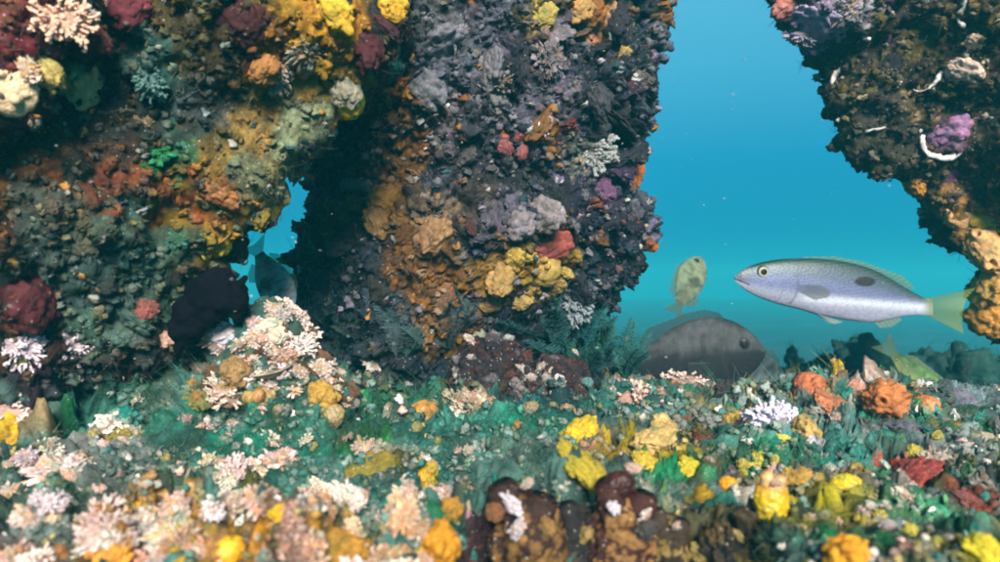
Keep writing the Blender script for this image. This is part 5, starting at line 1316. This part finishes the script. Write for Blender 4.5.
# height of the flank (y) under a given pixel, to seat eye and side fin
def flank(V, u, v):
    d = (V[:, 0] - (u - U0) * sS) ** 2 + (V[:, 2] - (V0_ - v) * sS) ** 2 + (V[:, 1] > 0) * 1.0
    return V[np.argmin(d), 1]
for sg in (1, -1):
    ye = flank(Vb, 761.5, 272)
    add_eye(snap, L(761.5, 272, ye * sg + 0.0008 * sg), 6.2 * sS, (0.26, 0.25, 0.20), sg < 0)
YG, YG2 = (0.13, 0.20, 0.05), (0.22, 0.28, 0.05)
link('tail_fin', fin_mesh([L(928, 298), L(930, 307), L(928, 316)], [L(978, 287), L(968, 298), L(963, 309), L(963, 320), L(965, 334)], YG, YG2, 30, ywave=0.002), snap)
link('dorsal_fin', fin_mesh([L(797, 259.5), L(830, 261), L(862, 267), L(890, 279.5), L(908, 290)], [L(803, 257), L(835, 256.5), L(862, 261.5), L(886, 270), L(903, 276), L(915, 288)], (0.10, 0.15, 0.10), (0.16, 0.24, 0.08), 36), snap)
link('anal_fin', fin_mesh([L(872, 320.5), L(885, 318.5), L(897, 316)], [L(880, 328), L(892, 327), L(902, 320)], (0.20, 0.23, 0.16), (0.24, 0.27, 0.15), 12), snap)
yf = flank(Vb, 796, 290)
for sg in (1, -1):
    link('pectoral_fin', fin_mesh([L(794, 285, yf * sg), L(795, 291, yf * sg)], [L(818, 285, yf * sg * 1.25), L(828, 291, yf * sg * 1.3), L(824, 297, yf * sg * 1.25), L(812, 299, yf * sg * 1.2)], (0.13, 0.15, 0.18), (0.18, 0.20, 0.22), 16, 0.0003), snap)
    link('pelvic_fin', fin_mesh([L(812, 312, yf * sg * 0.4), L(818, 315, yf * sg * 0.4)], [L(842, 322, yf * sg * 0.6), L(832, 324, yf * sg * 0.6)], (0.28, 0.29, 0.28), (0.32, 0.33, 0.28), 10, 0.0003), snap)
tag(snap, 'silver lilac snapper with a black spot on its flank and green tail', 'fish')

# ---- the other fish share a plan; head at -x
def plain_fish(name, label, u, v, Yd, len_px, deep, wid, roll, yaw, back, belly, finc, eye_r=0.055, mark=None, pitch=0.0, eyecol=(0.02, 0.02, 0.02), spiny=True, snout=1.0):
    Lm = len_px / F * Yd; hgt = deep * Lm
    prof = [(0.0, 0.05, -0.07), (0.03, 0.16, -0.15), (0.08, 0.28, -0.25), (0.16, 0.41, -0.36), (0.28, 0.50, -0.45), (0.42, 0.50, -0.47), (0.56, 0.42, -0.42), (0.68, 0.29, -0.30), (0.78, 0.18, -0.18), (0.84, 0.14, -0.13)]
    st = [((a_ - 0.42) * Lm, t * hgt, b * hgt) for a_, t, b in prof]
    def cf_(V, f, z):
        n = fbm(V / (0.05 * Lm), 3, 7)
        c = blend(np.ones((len(V), 3)) * np.asarray(belly), sstep(-0.35, 0.35, z + 0.15 * n), back)
        c = c * (1 + 0.9 * fbm(V / (0.035 * Lm), 4, 17) + 0.8 * fbm(V / (0.12 * Lm), 3, 18))[:, None]
        c = blend(c, 0.35 * (1 - sstep(0.1, 0.3, f)), np.asarray(back) * 1.7)
        if mark == 'band': c = blend(c, (1 - sstep(0.02, 0.22, z + 0.10 * n - 0.25 * (f - 0.3))) * 0.9, (0.010, 0.011, 0.014))
        if mark == 'pale': c = blend(c, 0.7 * np.exp(-((f - 0.62) / 0.10) ** 2 - (z / 0.45) ** 2), (0.42, 0.40, 0.34))
        mouth = np.abs(V[:, 2] + 0.02 * hgt + 0.25 * (V[:, 0] + 0.42 * Lm)) / Lm + (f > 0.10) * 1.0
        gill = np.abs(f - 0.30 - 0.03 * np.cos(z * 2.5)) + (np.abs(z) > 0.75)
        c = blend(c, 0.5 * (1 - sstep(0.004, 0.012, gill)), (0.03, 0.03, 0.03))
        return blend(c, 0.9 * (1 - sstep(0.004, 0.009, mouth)), (0.015, 0.015, 0.015))
    V, T, C = fish_body(st, wid, cf_, 80, 32, bend=0.02 * Lm)
    root = link(name, None, loc=P(u, v, Yd))
    link('body', make_mesh(name + '_body', V, T, np.clip(C, 0.004, 0.8), [M_dull]), root)
    ex, ez = (0.135 - 0.42) * Lm, 0.13 * hgt
    i = np.argmin((V[:, 0] - ex) ** 2 + (V[:, 2] - ez) ** 2 + (V[:, 1] > 0))
    for sg in (1, -1):
        add_eye(root, (ex, sg * (V[i, 1] + 0.002 * Lm), ez), eye_r * Lm * 0.5, eyecol, sg < 0)
    q = lambda a_, z, y=0.0: ((a_ - 0.42) * Lm, y, z * hgt)
    b_ = 0.02 * Lm
    link('tail_fin', fin_mesh([q(0.83, 0.13, b_), q(0.835, 0, b_), q(0.83, -0.12, b_)], [q(1.03, 0.40, b_), q(0.99, 0.15, b_), q(0.975, -0.02, b_), q(0.99, -0.18, b_), q(1.02, -0.38, b_)], finc, finc, 22, 0.0008), root)
    up = [q(0.25, 0.55), q(0.34, 0.62), q(0.46, 0.60), q(0.60, 0.52), q(0.72, 0.46), q(0.79, 0.26)]
    link('dorsal_fin', fin_mesh([q(0.22, 0.46), q(0.35, 0.49), q(0.50, 0.46), q(0.62, 0.36), q(0.74, 0.22)], up, finc, finc, 30, 0.0008), root)
    link('anal_fin', fin_mesh([q(0.55, -0.41), q(0.65, -0.33), q(0.74, -0.22)], [q(0.60, -0.58), q(0.70, -0.52), q(0.79, -0.30)], finc, finc, 14, 0.0008), root)
    j = np.argmin((V[:, 0] - (0.33 - 0.42) * Lm) ** 2 + (V[:, 2] + 0.12 * hgt) ** 2 + (V[:, 1] > 0))
    for sg in (1, -1):
        yy = V[j, 1] * sg
        link('pectoral_fin', fin_mesh([q(0.33, -0.06, yy), q(0.33, -0.18, yy)], [q(0.50, -0.02, yy * 1.5), q(0.53, -0.16, yy * 1.6), q(0.47, -0.30, yy * 1.4)], finc, finc, 12, 0.0006), root)
    root.rotation_euler = (Matrix.Rotation(roll, 3, 'Y') @ Matrix.Rotation(yaw, 3, 'Z')).to_euler()
    tag(root, label, 'fish')
    return root
R = math.radians
# dark grey fish behind the crest, head towards open water (faces +x)
plain_fish('grey_fish', 'dark grey deep-bodied fish resting behind the ledge crest', 698, 358, 1.24, 154, 0.50, 0.42, R(-7), R(180 - 6), (0.038, 0.040, 0.042), (0.020, 0.022, 0.025), (0.02, 0.03, 0.03), 0.085, 'band')
plain_fish('pale_fish', 'pale blue grey fish half hidden behind the dark grey fish', 746, 380, 1.42, 104, 0.60, 0.40, R(30), R(170), (0.13, 0.17, 0.17), (0.22, 0.25, 0.25), (0.14, 0.2, 0.18), 0.06)
plain_fish('yellow_fish', 'yellow green fish swimming off beside the pillar in open water', 690, 281, 3.0, 80, 0.38, 0.55, R(-56), R(180 + 30), (0.12, 0.15, 0.085), (0.16, 0.17, 0.10), (0.14, 0.17, 0.09), 0.08)
plain_fish('slate_fish', 'slate grey fish diving through the gap between rock wall and pillar', 274, 284, 0.97, 90, 0.42, 0.42, R(58), R(160), (0.28, 0.32, 0.32), (0.55, 0.56, 0.52), (0.26, 0.32, 0.14), 0.07, 'pale')
plain_fish('green_fish', 'yellow green fish diving behind the crest with its tail raised', 928, 392, 1.25, 112, 0.30, 0.42, R(52), R(165), (0.06, 0.13, 0.035), (0.13, 0.17, 0.06), (0.08, 0.16, 0.035), 0.07)

# ================================================================== WATER
r = np.random.default_rng(8); mb = MB()
for k in range(520):
    Yd = r.uniform(0.35, 2.2); pos = P(r.uniform(-100, 1100), r.uniform(-60, 420), Yd)
    V, T = BITS[k % 6]; mb.add(V * r.uniform(0.0003, 0.0008), T, (0.55, 0.55, 0.5)); mb.V[-1] = mb.V[-1] + pos
o = link('drifting_specks', mb.mesh('drifting_specks', [CRUMB]))
tag(o, 'tiny pale specks drifting in the water', 'particles', kind='stuff')

bm = bmesh.new(); bmesh.ops.create_cube(bm, size=1.0); me = bpy.data.meshes.new('haze'); bm.to_mesh(me); bm.free()
hz = link('haze', me)
zlo, zhi = -2.2, 1.0
hz.scale = (100, 100, zhi - zlo); hz.location = (0, 10, (zlo + zhi) / 2)
m = bpy.data.materials.new('water_haze'); m.use_nodes = True; t = m.node_tree; t.nodes.clear()
ov = t.nodes.new('ShaderNodeOutputMaterial'); pv = t.nodes.new('ShaderNodeVolumePrincipled')
pv.inputs['Color'].default_value = (0.03, 0.53, 0.66, 1)
pv.inputs['Density'].default_value = 0.047
pv.inputs['Anisotropy'].default_value = 0.0
t.links.new(pv.outputs[0], ov.inputs['Volume'])
me.materials.append(m)
tag(hz, 'blue haze of the sea water', 'haze', kind='stuff')
